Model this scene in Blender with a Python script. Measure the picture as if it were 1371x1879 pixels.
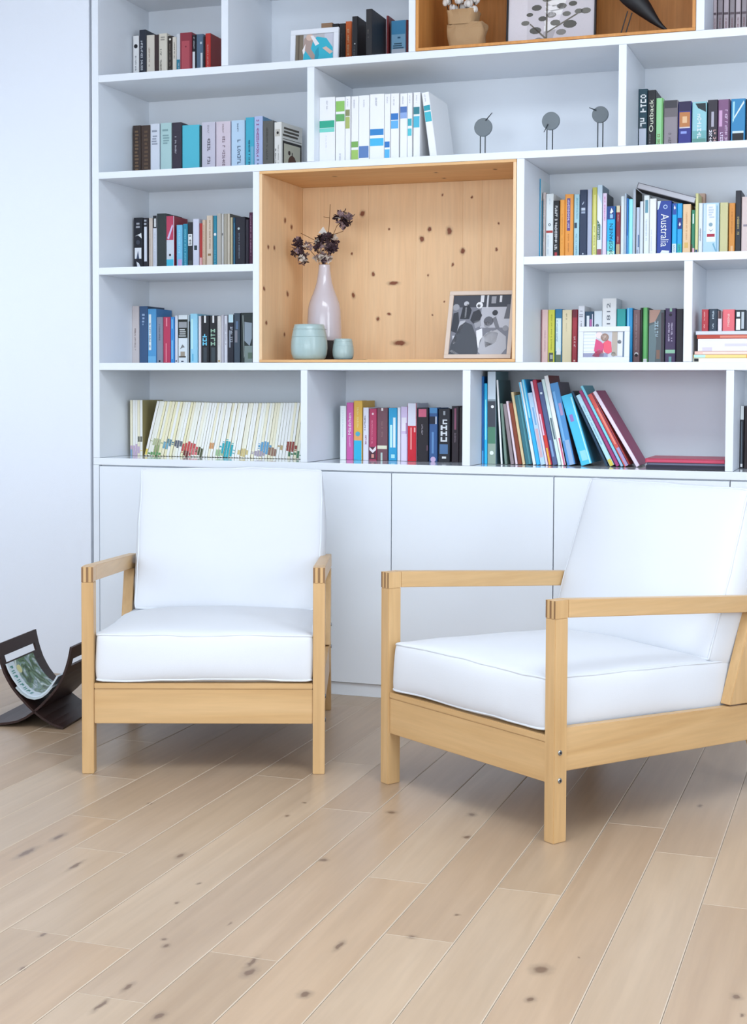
import bpy, bmesh, math, random
from mathutils import Vector, Matrix, noise
for o in list(bpy.data.objects): bpy.data.objects.remove(o)
scene = bpy.context.scene
COL = scene.collection
R = math.radians

# ---------------------------------------------------------------- camera
F_PX, CYP = 2674.0, 822.6
YAW, PITCH, ROLL = R(19.10), R(-2.42), R(0.23)
CAM = Vector((3.044, -5.272, 1.2))
fw = Vector((-math.sin(YAW)*math.cos(PITCH), math.cos(YAW)*math.cos(PITCH), math.sin(PITCH)))
rt0 = Vector((math.cos(YAW), math.sin(YAW), 0)); up0 = rt0.cross(fw)
rt = rt0*math.cos(ROLL) + up0*math.sin(ROLL); up = up0*math.cos(ROLL) - rt0*math.sin(ROLL)
cd = bpy.data.cameras.new('camera'); cam = bpy.data.objects.new('camera', cd); COL.objects.link(cam)
cam.matrix_world = Matrix(((rt.x, up.x, -fw.x, CAM.x), (rt.y, up.y, -fw.y, CAM.y), (rt.z, up.z, -fw.z, CAM.z), (0, 0, 0, 1)))
cd.sensor_fit = 'VERTICAL'; cd.sensor_height = 24.0; cd.lens = F_PX*24.0/1879.0
cd.shift_y = -(939.5-CYP)/1879.0
cd.clip_end = 100
scene.camera = cam

# ---------------------------------------------------------------- world, windows' daylight, added roof light, exposure
w = bpy.data.worlds.new('world'); scene.world = w; w.use_nodes = True
w.node_tree.nodes['Background'].inputs[0].default_value = (0.62, 0.78, 1.0, 1)
w.node_tree.nodes['Background'].inputs[1].default_value = 1.0
def area(name, loc, direction, sx, sy, power, color):
    l = bpy.data.lights.new(name, 'AREA'); l.shape = 'RECTANGLE'; l.size = sx; l.size_y = sy
    l.energy = power; l.color = color
    o = bpy.data.objects.new(name, l); COL.objects.link(o); o.location = loc
    o.rotation_euler = Vector(direction).to_track_quat('-Z', 'Z').to_euler()
    return o
SKY = (0.86, 0.94, 1.0)
area('daylight_right', (5.06, -3.3, 1.75), (-1, 0.0, -0.05), 4.2, 1.7, 190, SKY)
area('daylight_rear', (2.2, -7.06, 1.75), (0, 1, -0.05), 4.6, 1.7, 185, SKY)
area('daylight_left', (-1.06, -1.05, 1.6), (1, 0.0, -0.02), 1.2, 1.3, 14, (0.80, 0.95, 1.0))
area('added_roof_light', (2.4, -2.9, 3.275), (0, 0, -1), 2.4, 1.5, 125, SKY)  # added light under the ceiling, brightens seat tops and deepens shade under chairs
vs = scene.view_settings
vs.view_transform = 'Standard'; vs.look = 'None'; vs.gamma = 1.0; vs.use_curve_mapping = False
vs.exposure = -0.58

# ---------------------------------------------------------------- measuring helpers
def ray(x, y): return fw + rt*((x-685.5)/F_PX) + up*((CYP-y)/F_PX)
def ony(x, y, Y):
    d = ray(x, y); return CAM + d*((Y-CAM.y)/d.y)
def onz(x, y, Z=0.0):
    d = ray(x, y); return CAM + d*((Z-CAM.z)/d.z)
def lin(h):
    h = h.lstrip('#'); c = [int(h[i:i+2], 16)/255 for i in (0, 2, 4)]
    return tuple(v/12.92 if v <= 0.04045 else ((v+0.055)/1.055)**2.4 for v in c)

# ---------------------------------------------------------------- materials
MATS = {}
def base_mat(name):
    m = bpy.data.materials.new(name); m.use_nodes = True
    return m, m.node_tree, m.node_tree.nodes['Principled BSDF']
def paint(h, rough=0.55, gain=1.0, spec=0.4, metal=0.0):
    """plain printed / painted / woven colour with a very faint mottling"""
    key = (h, rough, gain, metal)
    if key in MATS: return MATS[key]
    m, nt, b = base_mat('paint_'+h.strip('#'))
    c = [min(0.9, v*gain) for v in lin(h)]
    tn = nt.nodes.new('ShaderNodeTexNoise'); tn.inputs['Scale'].default_value = 60
    mx = nt.nodes.new('ShaderNodeMix'); mx.data_type = 'RGBA'
    mx.inputs[6].default_value = (*[v*0.93 for v in c], 1); mx.inputs[7].default_value = (*c, 1)
    nt.links.new(tn.outputs[0], mx.inputs[0]); nt.links.new(mx.outputs[2], b.inputs['Base Color'])
    b.inputs['Roughness'].default_value = rough
    b.inputs['Specular IOR Level'].default_value = spec; b.inputs['Metallic'].default_value = metal
    MATS[key] = m; return m
def surf(name, col, rough, bump=0.0, scale=200.0, var=0.04, stretch=(1, 1, 1), coat=0.0):
    """smooth lacquer / plaster / fabric: noise-mottled colour and fine bump"""
    if name in MATS: return MATS[name]
    m, nt, b = base_mat(name)
    tc = nt.nodes.new('ShaderNodeTexCoord'); mp = nt.nodes.new('ShaderNodeMapping')
    mp.inputs['Scale'].default_value = stretch
    nt.links.new(tc.outputs['Object'], mp.inputs[0])
    tn = nt.nodes.new('ShaderNodeTexNoise'); tn.inputs['Scale'].default_value = 3.0
    nt.links.new(mp.outputs[0], tn.inputs['Vector'])
    mx = nt.nodes.new('ShaderNodeMix'); mx.data_type = 'RGBA'
    mx.inputs[6].default_value = (*[v*(1-var) for v in col], 1); mx.inputs[7].default_value = (*col, 1)
    nt.links.new(tn.outputs[0], mx.inputs[0]); nt.links.new(mx.outputs[2], b.inputs['Base Color'])
    b.inputs['Roughness'].default_value = rough
    if coat: b.inputs['Coat Weight'].default_value = coat; b.inputs['Coat Roughness'].default_value = 0.08
    if bump:
        t2 = nt.nodes.new('ShaderNodeTexNoise'); t2.inputs['Scale'].default_value = scale
        nt.links.new(mp.outputs[0], t2.inputs['Vector'])
        bp = nt.nodes.new('ShaderNodeBump'); bp.inputs['Strength'].default_value = bump; bp.inputs['Distance'].default_value = 0.002
        nt.links.new(t2.outputs[0], bp.inputs['Height']); nt.links.new(bp.outputs[0], b.inputs['Normal'])
    MATS[name] = m; return m
def wood(name, light, dark, grain_axis, rough, knots=(), knot_col=(0.05, 0.02, 0.012), halo=2.2, tint_obj=False, scale=1.0, rnd=True, gstr=0.5, spec=0.4):
    """grain stretched along an axis of the object, plus knots at given world places (x,y,z,rx,ry,rz)"""
    m, nt, b = base_mat(name); N = nt.nodes.new; L = nt.links.new
    tc = N('ShaderNodeTexCoord'); mp = N('ShaderNodeMapping'); oi = N('ShaderNodeObjectInfo')
    s = [14*scale]*3; s[grain_axis] = 0.9*scale; mp.inputs['Scale'].default_value = s
    L(tc.outputs['Object'], mp.inputs[0])
    vec = mp.outputs[0]
    if rnd:
        ml = N('ShaderNodeMath'); ml.operation = 'MULTIPLY'; ml.inputs[1].default_value = 37.0
        L(oi.outputs['Random'], ml.inputs[0])
        ad = N('ShaderNodeVectorMath'); ad.operation = 'ADD'; L(vec, ad.inputs[0]); L(ml.outputs[0], ad.inputs[1]); vec = ad.outputs[0]
    tn = N('ShaderNodeTexNoise'); tn.inputs['Scale'].default_value = 1.0; tn.inputs['Detail'].default_value = 5; tn.inputs['Distortion'].default_value = 1.2
    L(vec, tn.inputs['Vector'])
    rp = N('ShaderNodeValToRGB'); rp.color_ramp.elements[0].position = 0.25; rp.color_ramp.elements[1].position = 0.75
    rp.color_ramp.elements[0].color = (*dark, 1); rp.color_ramp.elements[1].color = (*light, 1)
    L(tn.outputs[0], rp.inputs[0])
    t3 = N('ShaderNodeTexNoise'); t3.inputs['Scale'].default_value = 7.0; t3.inputs['Detail'].default_value = 3; L(vec, t3.inputs['Vector'])
    m3 = N('ShaderNodeMix'); m3.data_type = 'RGBA'; m3.blend_type = 'MULTIPLY'
    r3 = N('ShaderNodeMapRange'); r3.inputs[1].default_value = 0.35; r3.inputs[2].default_value = 0.65; r3.inputs[3].default_value = 0.86; r3.inputs[4].default_value = 1.06
    L(t3.outputs[0], r3.inputs[0])
    m3.inputs[0].default_value = gstr; L(rp.outputs[0], m3.inputs[6]); L(r3.outputs[0], m3.inputs[7])
    col = m3.outputs[2]
    if tint_obj:
        mt = N('ShaderNodeMix'); mt.data_type = 'RGBA'; mt.blend_type = 'MULTIPLY'; mt.inputs[0].default_value = 1
        L(col, mt.inputs[6]); L(oi.outputs['Color'], mt.inputs[7]); col = mt.outputs[2]
    if knots:
        ge = N('ShaderNodeNewGeometry')
        wn = N('ShaderNodeTexNoise'); wn.inputs['Scale'].default_value = 45; L(ge.outputs['Position'], wn.inputs['Vector'])
        ws = N('ShaderNodeVectorMath'); ws.operation = 'SCALE'; ws.inputs['Scale'].default_value = 0.014
        sb = N('ShaderNodeVectorMath'); sb.operation = 'SUBTRACT'; L(wn.outputs['Color'], sb.inputs[0]); sb.inputs[1].default_value = (.5, .5, .5)
        L(sb.outputs[0], ws.inputs[0])
        pa = N('ShaderNodeVectorMath'); pa.operation = 'ADD'; L(ge.outputs['Position'], pa.inputs[0]); L(ws.outputs[0], pa.inputs[1])
        best = None
        for (x, y, z, rx, ry, rz) in knots:
            d = N('ShaderNodeVectorMath'); d.operation = 'SUBTRACT'; L(pa.outputs[0], d.inputs[0]); d.inputs[1].default_value = (x, y, z)
            q = N('ShaderNodeVectorMath'); q.operation = 'MULTIPLY'; L(d.outputs[0], q.inputs[0]); q.inputs[1].default_value = (1/rx, 1/ry, 1/rz)
            ln = N('ShaderNodeVectorMath'); ln.operation = 'LENGTH'; L(q.outputs[0], ln.inputs[0])
            if best is None: best = ln.outputs['Value']
            else:
                mn = N('ShaderNodeMath'); mn.operation = 'MINIMUM'; L(best, mn.inputs[0]); L(ln.outputs['Value'], mn.inputs[1]); best = mn.outputs[0]
        h1 = N('ShaderNodeMapRange'); h1.inputs[1].default_value = 1.0; h1.inputs[2].default_value = halo; h1.inputs[3].default_value = 0.55; h1.inputs[4].default_value = 0.0
        h1.interpolation_type = 'SMOOTHSTEP'
        L(best, h1.inputs[0])
        k1 = N('ShaderNodeMapRange'); k1.inputs[1].default_value = 0.7; k1.inputs[2].default_value = 1.15; k1.inputs[3].default_value = 0.92; k1.inputs[4].default_value = 0.0
        L(best, k1.inputs[0])
        ma = N('ShaderNodeMix'); ma.data_type = 'RGBA'; L(h1.outputs[0], ma.inputs[0]); L(col, ma.inputs[6]); ma.inputs[7].default_value = (*[v*0.62 for v in dark], 1)
        mb = N('ShaderNodeMix'); mb.data_type = 'RGBA'; L(k1.outputs[0], mb.inputs[0]); L(ma.outputs[2], mb.inputs[6]); mb.inputs[7].default_value = (*knot_col, 1)
        col = mb.outputs[2]
    L(col, b.inputs['Base Color'])
    b.inputs['Roughness'].default_value = rough; b.inputs['Specular IOR Level'].default_value = spec
    bp = N('ShaderNodeBump'); bp.inputs['Strength'].default_value = 0.06; bp.inputs['Distance'].default_value = 0.001
    L(t3.outputs[0], bp.inputs['Height']); L(bp.outputs[0], b.inputs['Normal'])
    return m

WHITE = surf('white_lacquer', (0.80, 0.84, 0.90), 0.38, 0.03, 400, 0.015)
GLOSS = surf('white_gloss_worktop', (0.82, 0.86, 0.91), 0.12, 0.0, 1, 0.01, coat=0.5)
PLASTER = surf('white_plaster', (0.80, 0.83, 0.90), 0.9, 0.25, 500, 0.02)
FABRIC = surf('white_cotton', (0.70, 0.72, 0.76), 0.9, 0.22, 900, 0.02)
PIPING = surf('white_piping', (0.70, 0.73, 0.78), 0.9, 0.1, 900, 0.02)
BIRCH = wood('birch', lin('#d4b080'), lin('#c19966'), 2, 0.35, scale=1.0, gstr=0.35)
BIRCH_X = wood('birch_across', lin('#d4b080'), lin('#c19966'), 0, 0.35, scale=1.0, gstr=0.35)
BIRCH_Y = wood('birch_along', lin('#d4b080'), lin('#c19966'), 1, 0.35, scale=1.0, gstr=0.35)
ENDGRAIN = surf('birch_end_grain', lin('#8f6a45'), 0.5, 0.1, 300, 0.25)
WENGE = wood('dark_stained_plywood', lin('#38231f'), lin('#271614'), 1, 0.45)
STEEL = paint('#9aa0a6', 0.25, metal=1.0)
BLACK = paint('#15151a', 0.4)

# ---------------------------------------------------------------- mesh helpers
def obj(name, bm, mats, parent=None, loc=None, smooth=False):
    me = bpy.data.meshes.new(name); bm.to_mesh(me); bm.free()
    for m in (mats if isinstance(mats, (list, tuple)) else [mats]): me.materials.append(m)
    if smooth:
        for p in me.polygons: p.use_smooth = True
    o = bpy.data.objects.new(name, me); COL.objects.link(o)
    if parent: o.parent = parent
    if loc is not None: o.location = loc
    return o
def empty(name, loc=(0, 0, 0), rz=0.0, ry=0.0):
    o = bpy.data.objects.new(name, None); COL.objects.link(o); o.location = loc
    o.rotation_euler = (0, ry, rz); o.empty_display_size = 0.05
    return o
def tag(o, label, cat, group=None):
    o['label'] = label; o['category'] = cat
    if group: o['group'] = group
    return o
def struct(o): o['kind'] = 'structure'; return o
def bx(bm, x0, x1, y0, y1, z0, z1, mi=0, M=None):
    v = [bm.verts.new((M @ Vector(c)) if M else c) for c in ((x0, y0, z0), (x1, y0, z0), (x1, y1, z0), (x0, y1, z0), (x0, y0, z1), (x1, y0, z1), (x1, y1, z1), (x0, y1, z1))]
    for f in ((0, 3, 2, 1), (4, 5, 6, 7), (0, 1, 5, 4), (1, 2, 6, 5), (2, 3, 7, 6), (3, 0, 4, 7)):
        bm.faces.new([v[i] for i in f]).material_index = mi
def box(name, x0, x1, y0, y1, z0, z1, mat, parent=None, bev=0.0, loc=None):
    bm = bmesh.new(); bx(bm, x0, x1, y0, y1, z0, z1)
    if bev: bmesh.ops.bevel(bm, geom=bm.edges[:], offset=bev, segments=1, affect='EDGES')
    return obj(name, bm, mat, parent, loc)
def prism(bm, pts, axis, a, b, mi=0):
    """polygon pts (2-D) extruded along axis from a to b"""
    def P(p, t):
        return {0: (t, p[0], p[1]), 1: (p[0], t, p[1]), 2: (p[0], p[1], t)}[axis]
    A = [bm.verts.new(P(p, a)) for p in pts]; B = [bm.verts.new(P(p, b)) for p in pts]
    n = len(pts)
    fs = [bm.faces.new(A), bm.faces.new(B[::-1])]
    for i in range(n): fs.append(bm.faces.new((A[i], B[i], B[(i+1) % n], A[(i+1) % n])))
    for f in fs: f.material_index = mi
def fixn(bm): bmesh.ops.recalc_face_normals(bm, faces=bm.faces[:])
def tube(bm, pts, r, n=8, closed=False, mi=0, r_end=None):
    pts = [Vector(p) for p in pts]; rings = []; N = len(pts)
    prev = None
    for i, p in enumerate(pts):
        if closed: t = pts[(i+1) % N]-pts[i-1]
        else: t = pts[min(i+1, N-1)]-pts[max(i-1, 0)]
        t.normalize()
        ref = prev if prev is not None else (Vector((0, 0, 1)) if abs(t.z) < 0.9 else Vector((1, 0, 0)))
        a = (ref - t*ref.dot(t)).normalized(); b = t.cross(a); prev = a
        rr = r if r_end is None else r+(r_end-r)*i/(N-1)
        rings.append([bm.verts.new(p+(a*math.cos(2*math.pi*k/n)+b*math.sin(2*math.pi*k/n))*rr) for k in range(n)])
    for i in range(N if closed else N-1):
        A, B = rings[i], rings[(i+1) % N]
        for k in range(n): bm.faces.new((A[k], A[(k+1) % n], B[(k+1) % n], B[k])).material_index = mi
    if not closed:
        bm.faces.new(rings[0][::-1]).material_index = mi; bm.faces.new(rings[-1]).material_index = mi
def lathe(bm, prof, n=40, c=(0, 0), mi=0, cap=True):
    rings = []
    for r, z in prof:
        rings.append([bm.verts.new((c[0]+r*math.cos(2*math.pi*k/n), c[1]+r*math.sin(2*math.pi*k/n), z)) for k in range(n)])
    for A, B in zip(rings, rings[1:]):
        for k in range(n): bm.faces.new((A[k], A[(k+1) % n], B[(k+1) % n], B[k])).material_index = mi
    if cap:
        bm.faces.new(rings[0][::-1]).material_index = mi; bm.faces.new(rings[-1]).material_index = mi
def ellipsoid(bm, c, r, seg=12, rings=8, M=None, mi=0, nz=0.0):
    m = Matrix.Translation(c) @ (M if M else Matrix()) @ Matrix.Diagonal((r[0], r[1], r[2], 1))
    res = bmesh.ops.create_uvsphere(bm, u_segments=seg, v_segments=rings, radius=1, matrix=m)
    for v in res['verts']:
        if nz: v.co += noise.noise_vector(v.co*60)*nz
        for f in v.link_faces: f.material_index = mi

# ================================================================ THE ROOM
X0, X1, Y0, CEIL = -1.0, 5.0, -7.0, 3.3
struct(box('ceiling', X0-.2, X1+.2, Y0-.2, 0.6, CEIL, CEIL+.1, PLASTER))
bm = bmesh.new()
bx(bm, X0-.2, -0.0125, 0.0, 0.6, 0, CEIL); bx(bm, 3.212, X1+.2, 0.0, 0.6, 0, CEIL)
bx(bm, -0.0125, 3.212, 0.47, 0.6, 0, CEIL); bx(bm, -0.0125, 3.212, 0.0, 0.47, 3.245, CEIL)
struct(obj('wall_back', bm, PLASTER))
def wall(name, axis, at, out, a0, a1, b0, b1, z0, z1):
    """wall on axis plane `at` spanning a0..a1 with a window opening b0..b1 x z0..z1"""
    bm = bmesh.new(); lo, hi = sorted((at, at+out))
    for (p, q, c, d) in ((a0, b0, 0, CEIL), (b1, a1, 0, CEIL), (b0, b1, 0, z0), (b0, b1, z1, CEIL)):
        if axis == 0: bx(bm, lo, hi, p, q, c, d)
        else: bx(bm, p, q, lo, hi, c, d)
    return struct(obj(name, bm, PLASTER))
wall('wall_left', 0, X0, -0.2, Y0-.2, 0.0, -1.7, -0.4, 0.9, 2.3)
wall('wall_right', 0, X1, 0.2, Y0-.2, 0.0, -5.4, -1.2, 0.85, 2.65)
wall('wall_rear', 1, Y0, -0.2, X0, X1, -0.1, 4.5, 0.85, 2.65)
def window(name, axis, at, b0, b1, z0, z1, n):
    bm = bmesh.new(); t = 0.03
    def bb(p, q, c, d):
        if axis == 0: bx(bm, at-.02, at+.02, p, q, c, d)
        else: bx(bm, p, q, at-.02, at+.02, c, d)
    bb(b0, b1, z0, z0+t); bb(b0, b1, z1-t, z1)
    for i in range(n+1):
        c = b0+(b1-b0)*i/n; c = min(max(c, b0+t/2), b1-t/2); bb(c-t/2, c+t/2, z0+t, z1-t)
    return struct(obj(name, bm, WHITE))
window('window_1', 0, X1+.03, -5.4, -1.2, 0.85, 2.65, 3)
window('window_2', 1, Y0-.03, -0.1, 4.5, 0.85, 2.65, 3)
bm = bmesh.new()
for a in ((1.14, 1.2, -3.71, -2.09), (3.6, 3.66, -3.71, -2.09), (1.2, 3.6, -3.71, -3.65), (1.2, 3.6, -2.15, -2.09)): bx(bm, *a, 3.24, 3.2995)
struct(obj('added_roof_frame', bm, WHITE))  # frame added round the made-up roof light; the ceiling has no opening
window('window_3', 0, X0-.03, -1.7, -0.4, 0.9, 2.3, 2)

# floor: oak boards laid square to the bookcase
def kn(lst, s, ox, oy):
    out = []
    for k in lst:
        p = onz(ox+k[0]/s, oy+k[1]/s); out.append((p.x, p.y, 0, k[2]*.8, k[3]*.8, 0.02))
    return out
fk = kn([(820,222,.009,.011),(320,405,.010,.030),(145,490,.010,.045),(415,560,.006,.035),(985,508,.010,.022),(1085,660,.005,.008),(965,766,.004,.010),(900,963,.006,.007),(907,1000,.007,.009),(1257,878,.003,.010),(125,1123,.005,.012),(235,940,.006,.012),(700,1225,.006,.022),(550,1325,.006,.03),(870,1385,.009,.018)], 2.98, 0, 1400)
fk += kn([(115,1145,.012,.024),(127,1090,.007,.030),(415,1265,.012,.016),(605,1000,.007,.026),(1005,950,.009,.010),(515,530,.012,.012),(320,290,.006,.010),(410,218,.006,.006),(890,270,.014,.014),(1330,283,.012,.016),(1305,405,.010,.014),(1250,830,.006,.006)], 2.98, 420, 1400)
fk += kn([(245,1130,.018,.024),(188,1292,.009,.013),(1310,1278,.010,.014),(450,1063,.003,.004),(1115,235,.006,.014),(1345,1380,.004,.007)], 2.98, 911, 1400)
OAK = wood('limed_oak', (0.47, 0.346, 0.236), (0.38, 0.266, 0.172), 1, 0.36, knots=fk, knot_col=(0.15, 0.085, 0.05), halo=2.4, tint_obj=True, scale=0.7, gstr=0.35, spec=0.9)
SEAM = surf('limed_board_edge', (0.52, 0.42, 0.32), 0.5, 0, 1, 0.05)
floor = struct(box('floor', X0-.2, X1+.2, Y0-.2, 0.6, -0.05, -0.0145, paint('#6b5745', 0.8)))
rng = random.Random(5)
PW = 0.159
known = {0: [-1.511], 1: [-1.302], 2: [-1.915], 3: [-2.284], 4: [-1.945], 5: [-2.505, -0.55], 6: [-2.784, -1.438], 7: [-0.95], 8: [-2.529, -1.18], 9: [-1.987], 10: [-1.74], -1: [-1.858], -2: [-2.085]}
tints = [(1.0, 1.0, 1.0), (1.04, 1.03, 1.02), (0.95, 0.91, 0.88), (1.0, 0.96, 0.93), (0.97, 0.96, 0.97), (0.93, 0.90, 0.87), (1.06, 1.07, 1.08), (1.01, 0.96, 0.91)]
fixed = {(5, 0): 5, (5, 1): 3, (0, 0): 6, (0, 1): 2, (1, 0): 3, (4, 0): 7, (6, 0): 4, (2, 0): 6, (3, 0): 6, (3, 1): 1, (-1, 0): 2, (-2, 0): 5}
k = -15
while True:
    xr = 2.675 - PW*k; xl = xr-PW
    if xr < X0: break
    if xl <= X1:
        js = sorted(known.get(k, []), reverse=True)
        if not js: js = [-0.4-rng.random()*1.6]
        while js[-1] > Y0: js.append(js[-1]-rng.uniform(1.5, 2.1))
        while js[0] < -0.35+0.0: js.insert(0, js[0]+rng.uniform(1.5, 2.1))
        js = [0.44]+[j for j in js if Y0 < j < 0.2]+[Y0]
        near = 0
        for a, b in zip(js, js[1:]):
            L_ = (a-b)/2-.0004; W_ = PW/2-.0005; c = .0022; T = 0.0145
            bm = bmesh.new()
            lo = [bm.verts.new((sx*W_, sy*L_, -T)) for sx, sy in ((-1, -1), (1, -1), (1, 1), (-1, 1))]
            md = [bm.verts.new((sx*W_, sy*L_, -.0014)) for sx, sy in ((-1, -1), (1, -1), (1, 1), (-1, 1))]
            tp = [bm.verts.new((sx*(W_-c), sy*(L_-c*.4), 0)) for sx, sy in ((-1, -1), (1, -1), (1, 1), (-1, 1))]
            bm.faces.new(tp)
            for i in range(4):
                j = (i+1) % 4
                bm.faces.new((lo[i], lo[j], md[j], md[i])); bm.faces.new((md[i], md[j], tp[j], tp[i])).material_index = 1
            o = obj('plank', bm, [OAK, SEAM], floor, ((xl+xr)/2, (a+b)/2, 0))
            key = (k, near)
            t = tints[fixed[key]] if (a < -1.0 and key in fixed) else rng.choice(tints)
            if a < -1.0: near += 1
            o.color = (*t, 1)
    k += 1

# ================================================================ BUILT-IN BOOKCASE
D = 0.434; BW = 3.2
ZA0, ZA1, ZB0, ZB1, ZM0, ZM1, ZC0, ZC1, ZD0, ZD1, ZT0, ZT1 = 2.4284, 2.4571, 2.0397, 2.0665, 1.6515, 1.6805, 1.2635, 1.2926, .8754, .9045, 2.816, 2.845
bc = tag(empty('bookcase', (0, 0, 0)), 'white built-in bookcase of staggered open cells above the base cabinets', 'bookcase')
EPS = .0006
def board(name, x0, x1, z0, z1, y0=0.0): return box(name, x0, x1, y0, D, z0, z1, WHITE, bc, 0.0009)
board('side_panel', 0, .0301, ZD1, 3.24); board('side_panel', BW-.03, BW, ZD1, 3.24)
for z0, z1 in ((ZA0, ZA1), (ZB0, ZB1), (ZC0, ZC1), (ZT0, ZT1), (3.212, 3.24)): board('shelf', .0303, BW-.0303, z0, z1)
board('shelf', .0303, .7136, ZM0, ZM1); board('shelf', 1.8006, BW-.0303, ZM0, ZM1)
UB0, UB1 = ony(749.8, 60, 0).x, ony(762.5, 60, 0).x
for x0, x1, z0, z1 in ((.5782, .6075, ZA1, ZT0), (UB0, UB1, ZA1, ZT0), (2.4133, 2.4423, ZA1, ZT0),
                       (.9417, .971, ZB1, ZA0), (2.1428, 2.171, ZB1, ZA0),
                       (.7138, .7417, ZC1, ZB0), (1.7722, 1.8004, ZC1, ZB0), (2.3836, 2.4135, ZC1, ZM0),
                       (.9172, .9448, ZD1, ZC0), (1.5705, 1.6007, ZD1, ZC0), (2.5345, 2.5619, ZD1, ZC0),
                       (1.05, 1.08, ZT1, 3.21), (2.1, 2.13, ZT1, 3.21)):
    board('divider', x0, x1, z0+EPS, z1-EPS)
box('back_panel', .0, BW, D+.0005, D+.018, ZD1, 3.24, WHITE, bc)
tag(box('worktop', .0, BW, -.0, D+.018, ZD0, ZD1-.0004, GLOSS, None, 0.0012), 'glossy white worktop running between the bookcase and the base cabinets', 'worktop')
doors = [.0272, .6594, 1.2914, 1.9206, 2.553, 3.1728]
hint = ['behind the left armchair, leftmost', 'behind the left armchair, second from left', 'between the two armchairs', 'behind the right armchair', 'rightmost, behind the tall cushion of the right armchair']
for i in range(5):
    a, b = doors[i], doors[i+1]
    c = tag(empty('base_cabinet', ((a+b)/2, 0, 0)), 'white handleless base cabinet door '+hint[i], 'cabinet', 'base cabinets under the bookcase')
    h = (b-a)/2
    bm = bmesh.new(); bx(bm, -h+.0008, h-.0008, .021, D+.018, .05, ZD0-.0006); obj('body', bm, WHITE, c)
    bm = bmesh.new(); bx(bm, -h+.0017, h-.0017, 0, .0195, .0525, ZD0-.0055); bmesh.ops.bevel(bm, geom=bm.edges[:], offset=.0012, segments=1, affect='EDGES'); obj('door', bm, WHITE, c)
    bm = bmesh.new(); bx(bm, -h+.0002, h-.0002, .012, .028, 0.0004, .0490); obj('plinth', bm, WHITE, c)
tag(box('cabinet_end_panel', .0, .0264, .0, D+.018, .0004, ZD0-.0006, WHITE, None, .0008), 'narrow white end panel left of the leftmost base cabinet', 'panel', 'cabinet end panels')
tag(box('cabinet_end_panel', 3.1735, BW, .0, D+.018, .0004, ZD0-.0006, WHITE, None, .0008), 'narrow white end panel right of the rightmost base cabinet', 'panel', 'cabinet end panels')

# pine boxes set into the bookcase
def pk(lst, ox, oy, s, where):
    out = []
    for k in lst:
        x, y, r = ox+k[0]/s, oy+k[1]/s, k[2]/s/455*1.0
        rx = r*(k[3] if len(k) > 3 else 1)
        if where == 'back': p = ony(x, y, D-.011); out.append((p.x, p.y, p.z, rx, .03, r*1.25))
        elif where == 'left':
            d = ray(x, y); t = (.7417+.011-CAM.x)/d.x; p = CAM+d*t; out.append((p.x, p.y, p.z, .03, r*2.2, r*2.0))
        else: p = onz(x, y, ZB0-.011); out.append((p.x, p.y, p.z, rx*1.6, r*2.5, .03))
    return out
knots = pk([(552,302,12),(884,380,9),(980,386,14),(845,427,11),(1047,487,11),(605,600,8),(508,705,10),(628,822,9),(945,207,5),(1093,220,5),(1225,350,5),(1212,478,6),(996,552,6),(877,605,5),(500,500,5),(683,377,5),(705,645,7,3.6),(735,940,9,3.6),(955,735,4),(897,800,4),(683,797,5,2)], 460, 280, 2.688, 'back')
knots += pk([(168,335,6),(200,368,6),(115,470,5),(180,698,6),(65,670,5),(75,840,5),(85,465,5),(165,900,5)], 460, 280, 2.688, 'left')
knots += pk([(415,117,5),(915,98,5),(1205,82,5),(955,126,5)], 460, 280, 2.688, 'top')
PINE = wood('knotty_pine', lin('#f2d0a6'), lin('#ecc599'), 2, 0.5, knots=knots, knot_col=lin('#7a3a20'), halo=1.9, scale=1.1, gstr=0.3)
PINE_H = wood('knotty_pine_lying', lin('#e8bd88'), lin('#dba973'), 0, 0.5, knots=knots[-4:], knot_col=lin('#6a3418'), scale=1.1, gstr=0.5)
PINE_DIM = wood('dim_toned_pine', lin('#d99a58'), lin('#c98743'), 2, 0.5, scale=1.0, gstr=0.6)  # the pine again, dim light put into its darker, more orange colour
def pine_box(name, x0, x1, z0, z1, seams, mats, label):
    t = .0115; e = .0012
    p = tag(empty(name, ((x0+x1)/2, 0, z0)), label, 'box', 'wooden boxes set into the bookcase'); cx = (x0+x1)/2
    A, B, H = x0-cx+e, x1-cx-e, z1-z0
    def b(n, *a):
        bm = bmesh.new(); bx(bm, *a); bmesh.ops.bevel(bm, geom=bm.edges[:], offset=.0006, segments=1, affect='EDGES')
        return obj(n, bm, mats[1] if n in ('top_panel', 'bottom_panel') else mats[0], p)
    y0, y1 = -.003, D-.0008
    b('bottom_panel', A, B, y0, y1, e, t); b('top_panel', A, B, y0, y1, H-t, H-e)
    b('side_panel', A, A+t, y0, y1, t+.0002, H-t-.0002); b('side_panel', B-t, B, y0, y1, t+.0002, H-t-.0002)
    xs = [A+t+.0002]+[s-cx for s in seams]+[B-t-.0002]
    for q, r in zip(xs, xs[1:]): b('back_board', q+.0001, r-.0001, D-.0115, y1-.0002, t+.0003, H-t-.0003)
    return p
sx = [ony(x, 500, D-.0115).x for x in (588, 676, 763, 849, 884)]
pine_box('pine_box', .7417, 1.7722, ZC1, ZB0, sx, (PINE, PINE_H), 'large knotty pine box in the bookcase holding vase and wedding photo')
pine_box('pine_box', UB1, 2.4133, ZA1, ZT0, [1.62, 1.88, 2.15], (PINE_DIM, PINE_DIM), 'wooden box toned amber for dim light at the top of the bookcase holding black bird')

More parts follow.
